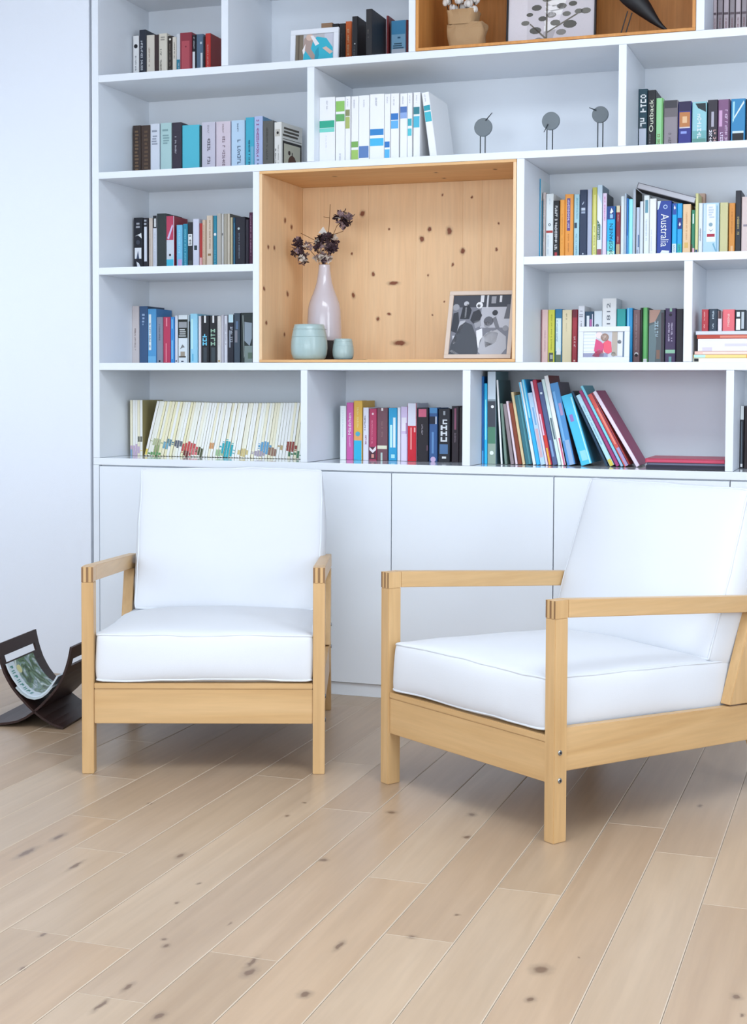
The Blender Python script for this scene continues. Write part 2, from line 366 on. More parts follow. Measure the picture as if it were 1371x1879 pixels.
# ================================================================ BOOKS
GAIN = 1.25      # print is lighter than it looks in the shade of the cells
PAGE = paint('#d9cfbd', 0.9)
FONT_CACHE = {}
def text_mesh(s):
    """(polygons of a word, width, height) from the built-in font, lying in xy"""
    if s in FONT_CACHE: return FONT_CACHE[s]
    cu = bpy.data.curves.new('word', 'FONT'); cu.body = s; cu.resolution_u = 2
    o = bpy.data.objects.new('word', cu); COL.objects.link(o)
    dg = bpy.context.evaluated_depsgraph_get(); dg.update()
    me = o.evaluated_get(dg).to_mesh()
    V = [v.co.copy() for v in me.vertices]; P = [list(p.vertices) for p in me.polygons]
    o.evaluated_get(dg).to_mesh_clear(); bpy.data.objects.remove(o); bpy.data.curves.remove(cu)
    x0 = min(v.x for v in V); x1 = max(v.x for v in V); y0 = min(v.y for v in V); y1 = max(v.y for v in V)
    V = [((v.x-x0)/(x1-x0), (v.y-y0)/(y1-y0)) for v in V]
    FONT_CACHE[s] = (V, P); return FONT_CACHE[s]
class Print:
    """flat print on a rectangle w x h, drawn in (x,z) at y; layers rise by a hair"""
    def __init__(s, w, h, y=0.0, rng=None):
        s.bm = bmesh.new(); s.w = w; s.h = h; s.y = y; s.n = 0; s.mats = []; s.rng = rng or random.Random(1)
    def mi(s, c):
        m = paint(c, 0.5, GAIN)
        if m not in s.mats: s.mats.append(m)
        return s.mats.index(m)
    def poly(s, pts, c):
        s.n += 1; y = s.y-.00012*min(s.n, 9)
        vs_ = [s.bm.verts.new((p[0]*s.w, y, p[1]*s.h)) for p in pts]
        f = s.bm.faces.new(vs_); f.material_index = s.mi(c)
        f.normal_update()
        if f.normal.y > 0: f.normal_flip()
    def quad(s, x0, x1, z0, z1, c): s.poly(((x0, z0), (x1, z0), (x1, z1), (x0, z1)), c)
    def disc(s, x, z, rx, c, n=12, rz=None):
        rz = rz if rz else rx*s.w/s.h
        s.poly([(x+rx*math.cos(2*math.pi*k/n), z+rz*math.sin(2*math.pi*k/n)) for k in range(n)], c)
    def title(s, z0, z1, c, xc=.5, wd=.4):
        """illegible lettering running up the spine, built of little strokes"""
        r = s.rng; L = (z1-z0)*s.h; step = max(wd*s.w*.8, .0034); n = max(2, int(L/step)); y = s.y-.0009; m = s.mi(c)
        G = [((0, 1, 0, .25), (0, .25, .25, .8), (.75, 1, .25, .8)), ((0, 1, 0, .3), (.35, .6, .3, .8)), ((0, .25, 0, .8), (.7, 1, 0, .8), (.25, .7, .3, .55)), ((0, 1, .55, .8), (.75, 1, 0, .55)), ((0, .28, .1, .75), (.28, 1, .3, .52)), ((.2, .8, 0, .22), (.2, .8, .6, .82), (0, .25, .2, .62), (.75, 1, .2, .62)), ((.3, 1, 0, .22), (.3, .5, .22, .7), (.3, 1, .6, .8))]
        for i in range(n):
            if r.random() < .14: continue
            a = z0+(z1-z0)*i/n; dz = (z1-z0)/n; g = r.choice(G); f = r.random() < .5
            for k, (p, q, u, v) in enumerate(g):
                if f: p, q = 1-q, 1-p
                xs_ = (xc-wd/2+wd*p, xc-wd/2+wd*q); zs_ = (a+dz*u, a+dz*v)
                fc = s.bm.faces.new([s.bm.verts.new((X*s.w, y-.00005*k, Z*s.h)) for X, Z in ((xs_[0], zs_[0]), (xs_[1], zs_[0]), (xs_[1], zs_[1]), (xs_[0], zs_[1]))]); fc.material_index = m
    def lines(s, z0, z1, c, n=3, x0=.15, x1=.85):
        r = s.rng; y = s.y-.0009; m = s.mi(c)
        for i in range(n):
            zz = z0+(z1-z0)*(i+.5)/n; hh = (z1-z0)/n*.28; a = x0+r.uniform(0, .12); b = x1-r.uniform(0, .2)
            f = s.bm.faces.new([s.bm.verts.new((X*s.w, y, Z*s.h)) for X, Z in ((a, zz-hh), (b, zz-hh), (b, zz+hh), (a, zz+hh))]); f.material_index = m
    def word(s, t, z0, z1, c, x0=.2, x1=.8, way=1):
        """legible word along the spine; way 1 reads upward, -1 downward, 0 level"""
        V, P = text_mesh(t); y = s.y-.0011; m = s.mi(c)
        def W(u, v):
            if way == 1: X, Z = x1-(x1-x0)*v, z0+(z1-z0)*u
            elif way == -1: X, Z = x0+(x1-x0)*v, z1-(z1-z0)*u
            else: X, Z = x0+(x1-x0)*u, z0+(z1-z0)*v
            return (X*s.w, y, Z*s.h)
        vv = [s.bm.verts.new(W(*v)) for v in V]
        for p in P:
            try: f = s.bm.faces.new([vv[i] for i in p])
            except ValueError: continue
            f.material_index = m; f.normal_update()
            if f.normal.y > 0: f.normal_flip()
    def draw(s, deco):
        for d in deco:
            k, a = d[0], d[1:]
            {'b': lambda z0, z1, c, x0=0.0, x1=1.0: s.quad(x0+.01, x1-.01, z0, z1, c), 't': s.title, 'h': s.lines, 'o': lambda z, c, r=.3, x=.5: s.disc(x, z, r, c), 'T': s.word, 'p': s.poly}[k](*a)
    def done(s, name, parent, loc=None):
        if not s.mats: s.bm.free(); return None
        return obj(name, s.bm, s.mats, parent, loc)
_U = ['', 'first', 'second', 'third', 'fourth', 'fifth', 'sixth', 'seventh', 'eighth', 'ninth', 'tenth', 'eleventh', 'twelfth', 'thirteenth', 'fourteenth', 'fifteenth', 'sixteenth', 'seventeenth', 'eighteenth', 'nineteenth']
_T = ['', '', 'twent', 'thirt', 'fort', 'fift', 'sixt', 'sevent', 'eight', 'ninet']
def ordinal(n): return _U[n] if n < 20 else _T[n//10]+('ieth' if n % 10 == 0 else 'y-'+_U[n % 10])
ORD = [ordinal(i+1) for i in range(99)]
BRNG = random.Random(11)
def book_parts(p, wd, h, bd, col, deco, right=False, cover=None):
    """cover (spine and two boards), page block, print on the spine; local x 0..wd, y 0..bd, z 0..h"""
    t = min(.0018, wd*.16); c = min(.0022, wd*.22); x = -wd if right else 0.0
    pts = [(x, bd), (x, c), (x+c, 0), (x+wd-c, 0), (x+wd, c), (x+wd, bd), (x+wd-t, bd), (x+wd-t, c+t), (x+t, c+t), (x+t, bd)]
    bm = bmesh.new(); prism(bm, pts, 2, 0, h); fixn(bm)
    o = obj('cover', bm, [paint(col, 0.45, GAIN)]+([paint(cover, 0.45, GAIN)] if cover else []), p)
    if cover:
        for f in o.data.polygons:
            if abs(f.normal.x) > .9: f.material_index = 1
    bm = bmesh.new(); bx(bm, x+t+.0001, x+wd-t-.0001, c+t+.0004, bd-.002, .0015, h-.0025); obj('pages', bm, PAGE, p)
    if deco:
        pr = Print(wd-2*c*.6, h, -.0002, BRNG); pr.draw(deco); pr.done('spine_print', p, (x+c*.6, 0, 0))
LEAN = []
def row(cell, zs, Y, items, xl, xr, bd=.150):
    """items: (px left, px right, px top, colour, description, print, options)"""
    prev = xl
    for i, it in enumerate(items):
        a, b, tp, col, desc = it[:5]; deco = it[5] if len(it) > 5 else (); op = it[6] if len(it) > 6 else {}
        y = op.get('Y', Y); ym = tp+20
        xa, xb = ony(a, ym, y).x, ony(b, ym, y).x
        lean = 0
        if 'top' in op:
            P, Q = ony(a, op['base'], y), ony(*op['top'], y)
            lean = math.atan2(P.x-Q.x, Q.z-zs); h = math.hypot(P.x-Q.x, Q.z-zs); wd = (xb-xa)*math.cos(lean)-.0006; xa = P.x
            if i == 0: LEAN.clear()
            for (x_, w_, h_, t_) in LEAN:        # rest against the neighbours instead of cutting into them
                e_ = x_+w_/math.cos(t_)+.0008
                xa = max(xa, e_)
                zz_ = min(h_*math.cos(t_)+w_*math.sin(t_), h*math.cos(lean)); lean = max(0, min(lean, math.atan((xa-e_+zz_*math.tan(t_))/zz_)))
            LEAN.append((xa, wd, h, lean))
        else:
            h = ony(a, tp, y).z-zs; wd = xb-xa-.0007
        if not op.get('free'):
            sh = max(0, prev+.0003-xa); xa += sh; wd = max(.004, wd-sh)
            if xa+wd > xr-.0004 and not lean: wd = max(.004, xr-.0004-xa)
            prev = xa+wd
        d = min(op.get('bd', bd)+BRNG.uniform(-.006, .006), D-y-.003)
        p = empty('book', (xa, y+(0 if 'Y' in op else BRNG.uniform(-.003, .003)), zs+.0004), op.get('rz', 0), -lean)
        lab = op.get('label') or '%s, %s from left, %s' % (desc, ORD[i], cell)
        tag(p, lab, 'book', 'books in the '+cell)
        book_parts(p, wd, h, d, col, deco, cover=op.get('cover'))
XL = .0301
row('top row left cell', ZA1, .275, [
 (243.9,254.8,66.3,'#d8d8d8','white paperback with black round emblem',[('o',.80,'#1c1c20',.36),('t',.33,.62,'#777a80',.5,.25),('b',.02,.14,'#3a3536',.4,.6)]),
 (255.5,267.6,55.3,'#2b2f3b','tall navy book with white lettering',[('t',.06,.82,'#c8ccd2',.4,.32)]),
 (268.2,282.8,64.8,'#cfc7bb','cream paperback with thin brown title',[('t',.4,.76,'#8a7466',.35,.16),('t',.05,.32,'#8a7466',.35,.16)]),
 (283.2,291.6,64,'#3a2b2b','plain dark brown book'),
 (292,306.9,62.6,'#d3ccbd','cream book with sketchy black drawing',[('h',.86,.95,'#9a948a',2),('t',.3,.74,'#4c4540',.25,.2),('p',[(.25,.02),(.9,.02),(.95,.14),(.65,.17)],'#221c1c')]),
 (307.3,316,66,'#2e2621','dark brown book with beige title',[('t',.15,.85,'#8b7f73',.5,.25),('o',.93,'#d9d4c8',.25)]),
 (316.4,323.4,68.4,'#d8d0c2','narrow cream book with dark short title',[('t',.55,.9,'#4a4138',.6,.3)]),
 (323.4,330.7,62.6,'#c9ccd0','half white, half teal slim book',[('b',0,.5,'#2f7d95'),('t',.1,.44,'#d8e4e8',.6,.2)]),
 (330.7,352.5,61,'#8e3440','wide red and pink book with black base',[('b',.28,.84,'#b34f59',.12,.84),('b',.0,.28,'#222227'),('o',.73,'#7d2b35',.07),('o',.1,'#c9c4bf',.14),('b',.15,.28,'#cfc4b6',.82,.95)]),
 (353,358.8,64.8,'#26262a','narrow book, black above and white below',[('b',0,.66,'#d8d9dc'),('t',.72,.96,'#c9c9cc',.6,.4)]),
 (359,373,63.3,'#566b80','slate blue book with white patch',[('b',0,1,'#1d1f26',0,.14),('b',.05,.62,'#c9cfd2',.66,.95),('h',.78,.86,'#b8c4cc',1,.5,.9)]),
 (373,376.6,67.7,'#241c20','very thin black book'),
 (377,386.8,61.9,'#c03630','bright red book with picture cover',[('t',.08,.78,'#e3b0a6',.5,.2)],{'cover':'#8e2f2b','bd':.16}),
], XL, .5782)
row('top row second cell', ZA1, .275, [
 (589,609.7,42.9,'#8f6f55','tan book behind the white frame'),
 (610.2,622,44.2,'#201e20','black book beside the white photo frame',[('t',.3,.9,'#6d6a68',.4,.2)]),
 (622.4,634.2,43.6,'#232122','black book touching the orange one',[('t',.3,.8,'#4d4a4a',.4,.2)]),
 (634.5,645.5,39.8,'#c8602c','orange book fading to yellow',[('b',0,.24,'#d6a53a'),('t',.34,.86,'#e8b98a',.45,.35),('o',.26,'#8c3a22',.3)]),
 (646.2,656.8,30.6,'#1e1c1f','black book jutting forward with bluish cover',[('t',.1,.4,'#56545a',.4,.25),('o',.45,'#b9b9b9',.13)],{'Y':.165,'bd':.115}),
 (671.7,683,17.3,'#222022','tallest black book, jutting forward',[('t',.45,.62,'#55504c',.35,.3)],{'Y':.10,'bd':.165}),
 (704.5,713.3,29.5,'#7c2b2e','dark red book right of the tallest black one',[('t',.2,.8,'#95504e',.5,.25)]),
 (716.6,745,39,'#7ba8c4','wide pale blue book with small dark print',[('b',0,.42,'#b9bfca',.05),('b',.72,1,'#3e84ad',.05),('b',0,1,'#232733',0,.06),('h',.62,.68,'#2d5a78',1,.35,.8),('h',.42,.55,'#39566a',3,.15,.9),('b',.08,.12,'#3c3f45',.1,.45)]),
 (745.6,749.4,37,'#6a2428','thin maroon book at the right end'),
], .6075, UB0)
row('top row right cell', ZA1, .275, [
 (1307+i*11.0,1316.6+i*11.0,-60,'#b3a4a8' if i%2==0 else '#8f8488','grey-pink bound annual with dark red print',[('t',.06,.36,'#7a4a50',.5,.3),('b',0,.035,'#2c2629'),('b',.4,.43,'#5a4a50')]) for i in range(7)
], 2.4423, 3.15)
row('second row left cell', ZB1, .275, [
 (243.9,258,231,'#3b2f2b','dark brown leather volume with gold tooling',[('h',.05,.92,'#6b5540',14,.2,.8)]),
 (258.2,275.9,230.5,'#43342d','wide brown leather volume with faint gold tooling',[('h',.05,.92,'#5d4a3a',12,.3,.8)]),
 (276.2,292.6,228,'#cdd2dc','white book with dark green foot',[('b',0,.085,'#22332e'),('h',.84,.9,'#8e95a3',1),('h',.62,.8,'#8e95a3',4)]),
 (293.9,314.3,226,'#a9c6c6','mint green book with small grey print',[('h',.84,.9,'#7f9da0',1),('h',.62,.8,'#7f9da0',4)]),
 (315.6,333,225.4,'#352f3b','dark plum book with white title',[('t',.45,.76,'#b4b3bb',.4,.16)]),
 (334,365.8,230.4,'#4fb0c3','wide plain turquoise book',[('p',[(.28,.002),(.31,.05),(.4,.085),(.5,.095),(.6,.085),(.69,.05),(.72,.002)],'#d9dde0'),('p',[(.4,.002),(.44,.045),(.5,.055),(.56,.045),(.6,.002)],'#25282c')]),
 (366,369.2,231,'#1f3a38','very thin dark green book'),
 (369.6,394.3,224.8,'#bdb9c6','lilac white book with dark script title',[('b',0,.14,'#8f8f9c'),('t',.24,.72,'#3f3c45',.55,.22),('t',.8,.95,'#8a8590',.5,.12)]),
 (396,422.6,223.6,'#c7bac4','pinkish white book with brown script title',[('b',0,.12,'#a39aa6'),('t',.08,.74,'#6a5660',.55,.18),('t',.8,.96,'#8a7a80',.5,.12)]),
 (424.4,449,221.7,'#afc6da','pale blue book with script title',[('t',.1,.72,'#4b6078',.6,.26),('t',.8,.95,'#5a6f86',.5,.12)]),
 (450.2,466,215.8,'#3fa3ba','turquoise book with dark blue title',[('t',.06,.62,'#1c3f5c',.45,.22),('b',0,.5,'#6fa9c0',.62,1)]),
 (466.2,482,213.8,'#a8b4d6','pale blue book with purple title',[('t',.32,.95,'#8a3f78',.42,.3),('t',.03,.28,'#3b4a68',.45,.25)],{'cover':'#5d8cb0'}),
 (482.3,502,222.3,'#5c5b57','grey olive book with red foot band',[('b',0,.13,'#a23c30'),('t',.25,.88,'#3f3e3b',.4,.16)]),
], XL, .9417)
p = tag(empty('book', (ony(502.8, 240, .225).x+.001, .225, ZB1+.0004), R(-9)), 'angled white paperback with framed pear picture, second row left cell', 'book', 'books in the second row left cell')
h = ony(503, 225, .225).z-ZB1; book_parts(p, .034, h, .165, '#d9d6d0', [('b', .72, .86, '#b9b3a8', .1, .85), ('o', .79, '#26221e', .18), ('t', .04, .5, '#3c3630', .2, .16), ('t', .1, .55, '#6b645c', .6, .12)], cover='#dcd8cf')
pr = Print(.160, h, 0.0, BRNG); pr.quad(.04, .97, .0, .64, '#2e2722'); pr.quad(.10, .90, .0, .59, '#c9c3ac'); pr.disc(.5, .22, .20, '#5b3a28', 14, .16); pr.disc(.36, .42, .06, '#3a2a22', 8); pr.quad(.48, .52, .36, .44, '#3a2a22'); pr.lines(.72, .93, '#4c4438', 3, .04, .9); pr.quad(.04, .96, .675, .685, '#4c4438')
o = pr.done('cover_print', p, (.0344, .0035, 0)); o.rotation_euler.z = R(90)

WB = '#d9dae6'
row('second row middle cell', ZB1, .052, [
 (583.4,614.9,179.7,WB,'widest white binder with green band',[('b',.535,.645,'#2e9a80'),('b',.47,.53,'#6fc0b4'),('t',.82,.95,'#9a9cab',.5,.08),('t',.22,.42,'#c0c1cc',.45,.06)]),
 (615.7,633.4,179,WB,'white binder with two lime bands',[('b',.78,.94,'#7fb05a'),('b',.63,.74,'#5c9a5c'),('t',.03,.14,'#9a9cab',.5,.15)]),
 (634,643.4,177.7,WB,'narrow white binder with olive bands',[('b',.70,.80,'#7c7f58'),('b',.51,.69,'#9aa560'),('t',.84,.96,'#9a9cab',.5,.2)]),
 (644,658,177,WB,'white binder with green foot bands',[('b',.22,.31,'#6f9c52'),('b',0,.18,'#8fb05c'),('t',.82,.95,'#9a9cab',.4,.16)]),
 (658.6,678,176,WB,'white binder with one slate blue band',[('b',.05,.23,'#5574a6'),('t',.82,.95,'#9a9cab',.5,.1)]),
 (678.7,705.5,173.8,WB,'wide white binder with blue and cyan bands',[('b',.38,.475,'#2f78b4'),('b',.22,.335,'#3fa4cf'),('t',.82,.95,'#9a9cab',.45,.1)]),
 (705.9,716.7,173.2,WB,'narrow white binder with cyan foot',[('b',.19,.28,'#2f6cae'),('b',0,.16,'#4fa4dc'),('t',.86,.96,'#9a9cab',.5,.2)]),
 (717.3,732.5,172.4,WB,'white binder with two middle blue bands',[('b',.60,.70,'#2f6cae'),('b',.47,.59,'#5aa0d2'),('t',.82,.95,'#9a9cab',.4,.15)]),
 (733.5,747.6,171.8,WB,'white binder with dark blue band high up',[('b',.71,.80,'#4a6ba4'),('b',.62,.71,'#7f9ac8'),('t',.84,.96,'#9a9cab',.4,.15)]),
 (748.2,757,171,WB,'narrow white binder with two teal bands',[('b',.50,.61,'#3b9aa8'),('b',.35,.46,'#4fb0bc'),('t',.84,.96,'#9a9cab',.5,.2)]),
 (758.4,771,170,WB,'last upright white binder with teal bands',[('b',.67,.78,'#2f7480'),('b',.47,.64,'#46a6c0'),('t',.84,.96,'#9a9cab',.5,.15)]),
 (789,802.5,171,WB,'white binder leaning left by the birds',[('b',.72,.80,'#2b8f9e'),('b',.55,.70,'#3ea6b6'),('t',.86,.97,'#9a9cab',.4,.15)],{'top':(773.5,171),'base':285,'cover':'#dadbe4'}),
], .971, 2.1428, .25)
row('second row right cell', ZB1, .275, [
 (1169.7,1188.5,163.7,'#22404c','tall dark teal book with white block lettering',[('b',0,.42,'#b9bcc8',.06,.94),('t',.45,.93,'#dfe6ea',.55,.7),('b',.42,.58,'#4b555c',.1,.5)]),
 (1188.8,1204,166,'#1d1c20','black book titled Outback',[('T','Outback',.37,.86,'#ecebc8',.18,.74,1),('t',.12,.34,'#8e8e90',.3,.14)]),
 (1204.5,1217.4,180.6,'#8fc78f','light green book with brown title',[('b',0,1,'#5f9a4c',.84,1),('t',.05,.42,'#7b5a3a',.4,.35)]),
 (1218.5,1244,184.7,'#8c8288','mauve grey book, dark at the head',[('b',.86,1,'#3f3c42'),('b',.7,.86,'#6c6468'),('t',.05,.42,'#5f565c',.45,.22)]),
 (1245.2,1269,187,'#2e2f7d','navy book with orange picture',[('b',.82,1,'#2a2244'),('b',.52,.8,'#b87848',.05,.95),('b',.6,.72,'#e0b48a',.3,.7),('b',.5,.525,'#c9c0c4',.05,.95),('h',.38,.46,'#8c9ad8',1)]),
 (1270.6,1297.5,187.9,'#8fc0c8','pale teal book with misty landscape',[('b',0,.3,'#5e8f86'),('b',.3,.45,'#6fa8a8'),('p',[(.2,.97),(.95,.97),(.98,.8),(.4,.88)],'#1f2a30'),('t',.3,.85,'#d6e8ea',.5,.3)]),
 (1299,1317.6,183.8,'#2c2530','dark book with white and pink titles',[('t',.05,.45,'#d9d4da',.3,.3),('t',.05,.45,'#c9a2a0',.75,.3),('b',.5,.78,'#a9a4b0',.35,.65)]),
 (1318,1340,183,'#7a5276','mauve book with pale titles',[('t',.05,.85,'#d4bcd2',.7,.22),('t',.05,.4,'#d4c6da',.3,.25),('b',.5,.8,'#c89cbf',.05,.35),('b',0,1,'#2e2230',.9,1)]),
 (1341.8,1368.4,182,'#2f7fae','blue book with white lightning and black block',[('p',[(.05,.6),(.2,.62),(.95,.92),(.9,.96)],'#cfe6f2'),('p',[(.1,.95),(.25,.95),(.2,.6),(.1,.55)],'#9fd0e8'),('b',.04,.36,'#1a1a1f',.08,.92),('b',.36,.40,'#cfe2ea',.08,.92)]),
 (1369,1387,182,'#1f2430','dark blue book at the right picture edge'),
], 2.171, 3.15)
row('third row left cell', ZM1, .275, [
 (245.2,261.3,399.9,'#1c1e26','black book with large white capitals',[('h',.8,.92,'#9a9ca4',2,.2,.85),('p',[(.1,.66),(.9,.72),(.95,.62),(.5,.68)],'#d9dbe0'),('b',.25,.45,'#d5d8de',.08,.92),('p',[(.3,.25),(.5,.4),(.65,.25)],'#3d4a63'),('p',[(.3,.2),(.6,.17),(.95,.06),(.5,.03)],'#d5d8de'),('o',.55,'#3a3f4a',.25)]),
 (262.7,271.7,400.4,'#24232b','black book with white upright panel',[('b',.2,.84,'#cfd3dc',.2,.85),('h',.86,.98,'#a8acb5',2)]),
 (272.7,279.5,400.6,'#c4b7ac','narrow beige book',[('t',.1,.8,'#a08f84',.4,.2)]),
 (279.8,287.8,396,'#c9cdd8','white book with black head',[('b',.78,1,'#24252b'),('b',.8,.95,'#d9dce2',.3,.8),('t',.1,.7,'#9aa0b0',.5,.15)]),
 (288,304.9,392.3,'#2f3737','plain dark green-black book'),
 (305.4,319.6,397,'#c4cbd4','white book with red head and turquoise foot',[('b',.57,1,'#b5405c'),('p',[(.1,.6),(.8,.85),(.95,.82),(.35,.58)],'#c9b8d8'),('b',0,.22,'#45b0cb'),('o',.3,'#23252a',.16),('p',[(0,.22),(.6,.22),(1,.32),(1,.22)],'#9fd0de')],{'cover':'#8e2f3c','bd':.13}),
 (323.4,334.3,413,'#6fb3d2','light blue book with lilac foot',[('b',0,.26,'#b79cc8',.2,1),('t',.4,.9,'#a9d2e4',.5,.3)]),
 (335.3,343.8,411,'#2a7f9a','teal book with pale title',[('t',.1,.9,'#7ac4d4',.5,.3)]),
 (344.3,353.7,408,'#24252a','black book with white lettered block',[('b',.52,.76,'#d9dce0',.05,.95),('t',.54,.74,'#24252a',.5,.5),('b',.02,.22,'#3c4042',.1,.9)]),
 (354.3,365.6,402,'#c6c8d8','white book with small dark square',[('b',.40,.49,'#2c3a40',.2,.75)]),
 (366,371.3,410,'#a8332f','narrow red book with pink foot',[('b',0,.28,'#d6a3a6')]),
 (371.5,379,404,'#c8ae98','narrow beige book with grey title',[('t',.1,.9,'#9a8672',.4,.2),('b',0,1,'#6d5a34',.85,1)]),
 (379.4,390.3,396,'#cdbba9','cream book with brown title',[('t',.4,.92,'#8a7258',.6,.25),('b',.27,.31,'#8a6a48',.2,.8)]),
 (390.8,397.9,396,'#2b7f98','teal book with white blob',[('o',.66,'#dfe8ee',.4),('t',.05,.38,'#6cbcd0',.5,.25)]),
 (398.4,406.4,392.3,'#aca79f','grey book',()),
 (406.8,410.8,393,'#c2c0bd','very narrow pale book',[('b',.62,.66,'#4a4a4a',.2,.8)]),
 (411.1,417.3,392.5,'#a59d8e','narrow khaki grey book'),
 (417.6,422.2,392.3,'#c4b9a8','very narrow cream book',(),{'cover':'#6e675a'}),
 (422.5,426.6,399,'#c9bea0','thin cream book with olive edge',[('b',0,1,'#7a6c3c',.8,1)]),
 (426.9,431.6,399.5,'#1f4a63','thin petrol blue book',[('b',.1,.9,'#4f8fb0',.5,.8)]),
 (432,450.3,398.5,'#25232c','wide black book with white emblem',[('o',.78,'#b8c4c4',.12,.35),('t',.22,.7,'#7f8a98',.4,.12)]),
 (450.5,456.7,403,'#2a2430','narrow black book'),
 (457,463.8,390,'#4a1f3a','maroon book with pink title',[('t',.25,.95,'#b98aa6',.5,.25)]),
], XL, .7138)
row('fourth row left cell', ZC1, .275, [
 (241.2,255,561.9,'#bdb5b5','beige grey book with brown title',[('t',.24,.62,'#6d5a58',.45,.18)]),
 (255.8,271.2,562.3,'#3a5578','slate navy book',[('h',.76,.88,'#8fa6c4',2,.3,.7),('h',.66,.76,'#8fa6c4',2,.3,.7)],{'cover':'#2c3f5c'}),
 (271.7,286.9,567,'#4f93c4','mid blue book with white torn label',[('b',.25,.9,'#d5e3f0',.08,.42),('t',.3,.75,'#39618a',.25,.2),('b',0,.14,'#6aaad2')],{'cover':'#3f7ab0'}),
 (287.1,298.7,582,'#7f8595','grey book with dark title',[('t',.5,.85,'#50555f',.5,.2),('o',.06,'#1b1d22',.16)]),
 (299.2,312.5,581.8,'#b23a58','crimson book with pink title',[('b',.8,.98,'#dc8a9c',.4,.6),('b',.04,.44,'#e08a98',.35,.5)]),
 (313.4,320,581.8,'#3a86c8','bright blue narrow book',[('b',.1,.5,'#7ab8e4',.25,.7),('b',.75,.95,'#7ab8e4',.3,.7)]),
 (320.6,326.2,579.4,'#c9ccd6','narrow white book',[('o',.06,'#2a2a30',.3)]),
 (326.7,346.2,578.5,'#cfd6da','black and white book with grey emblem',[('b',.53,.91,'#20241f'),('b',.74,.86,'#8f9296',.08,.9),('h',.55,.72,'#b5b8b8',4,.1,.9),('b',0,1,'#1e2a28',0,.06),('b',0,1,'#1e2a28',.94,1),('p',[(.2,.3),(.45,.4),(.7,.34),(.45,.33)],'#77787a'),('b',.16,.25,'#9b8f80',.25,.7),('b',.13,.16,'#4a4238',.1,.8),('h',.03,.07,'#3a4656',1,.3,.7)]),
 (346.4,348.7,590,'#17191c','very thin black book'),  # black strip standing in for the shade of a gap between books
 (349,362.3,576,'#8fc6e6','pale blue watercolour book',[('b',.05,.2,'#2f9ac0',.3,.45),('b',.3,.9,'#b5dcf0',.1,.4)]),
 (363.7,368.5,580.4,'#d3cdd2','thin white book beside black pair'),
 (369.4,383.7,579.4,'#1e1d22','black book with light blue letters',[('b',.85,1,'#e4e6ea',.35,.62),('t',.38,.72,'#6cc0e8',.45,.6),('b',.04,.34,'#3a4148',.25,.75)]),
 (384,398.8,579.4,'#1f1f22','black book with green grey letters',[('b',.85,1,'#e4e6ea',.35,.62),('t',.38,.74,'#8fb09a',.45,.6),('b',.04,.34,'#3c454a',.2,.75)]),
 (399.1,405.9,580.4,'#cfcac6','narrow cream book with gold dot',[('o',.06,'#a9883a',.3),('t',.3,.9,'#8f8a86',.5,.15)]),
 (406.2,411,578,'#b9b6be','thin grey book'),
 (411.3,417.3,579.5,'#cfcfd8','thin white book with dark title',[('t',.38,.85,'#5a5a62',.6,.25)]),
 (418,429.2,577.5,'#23242e','navy black book with white top and panel',[('b',.84,1,'#b9d4dc',.1,1),('t',.44,.8,'#aab0bb',.65,.4),('b',.33,.68,'#8f96a3',.25,.5)]),
 (429.6,441,574.7,'#3f4a56','slate book with grey label',[('b',.42,.66,'#7d7c84',.1,.6),('b',.68,.84,'#59708f',.3,.7)],{'cover':'#2d3338'}),
 (441.5,463.8,574,'#2c3332','wide dark book with grey shapes',[('p',[(.3,.82),(.95,.8),(.95,.5),(.75,.35),(.3,.45)],'#8d98a2'),('b',0,.35,'#7d8a86',.3,1),('b',.1,.22,'#5f7060',.6,1),('p',[(.14,.95),(.2,.95),(.3,.15),(.26,.1)],'#9fa8a4')]),
], XL, .7138)
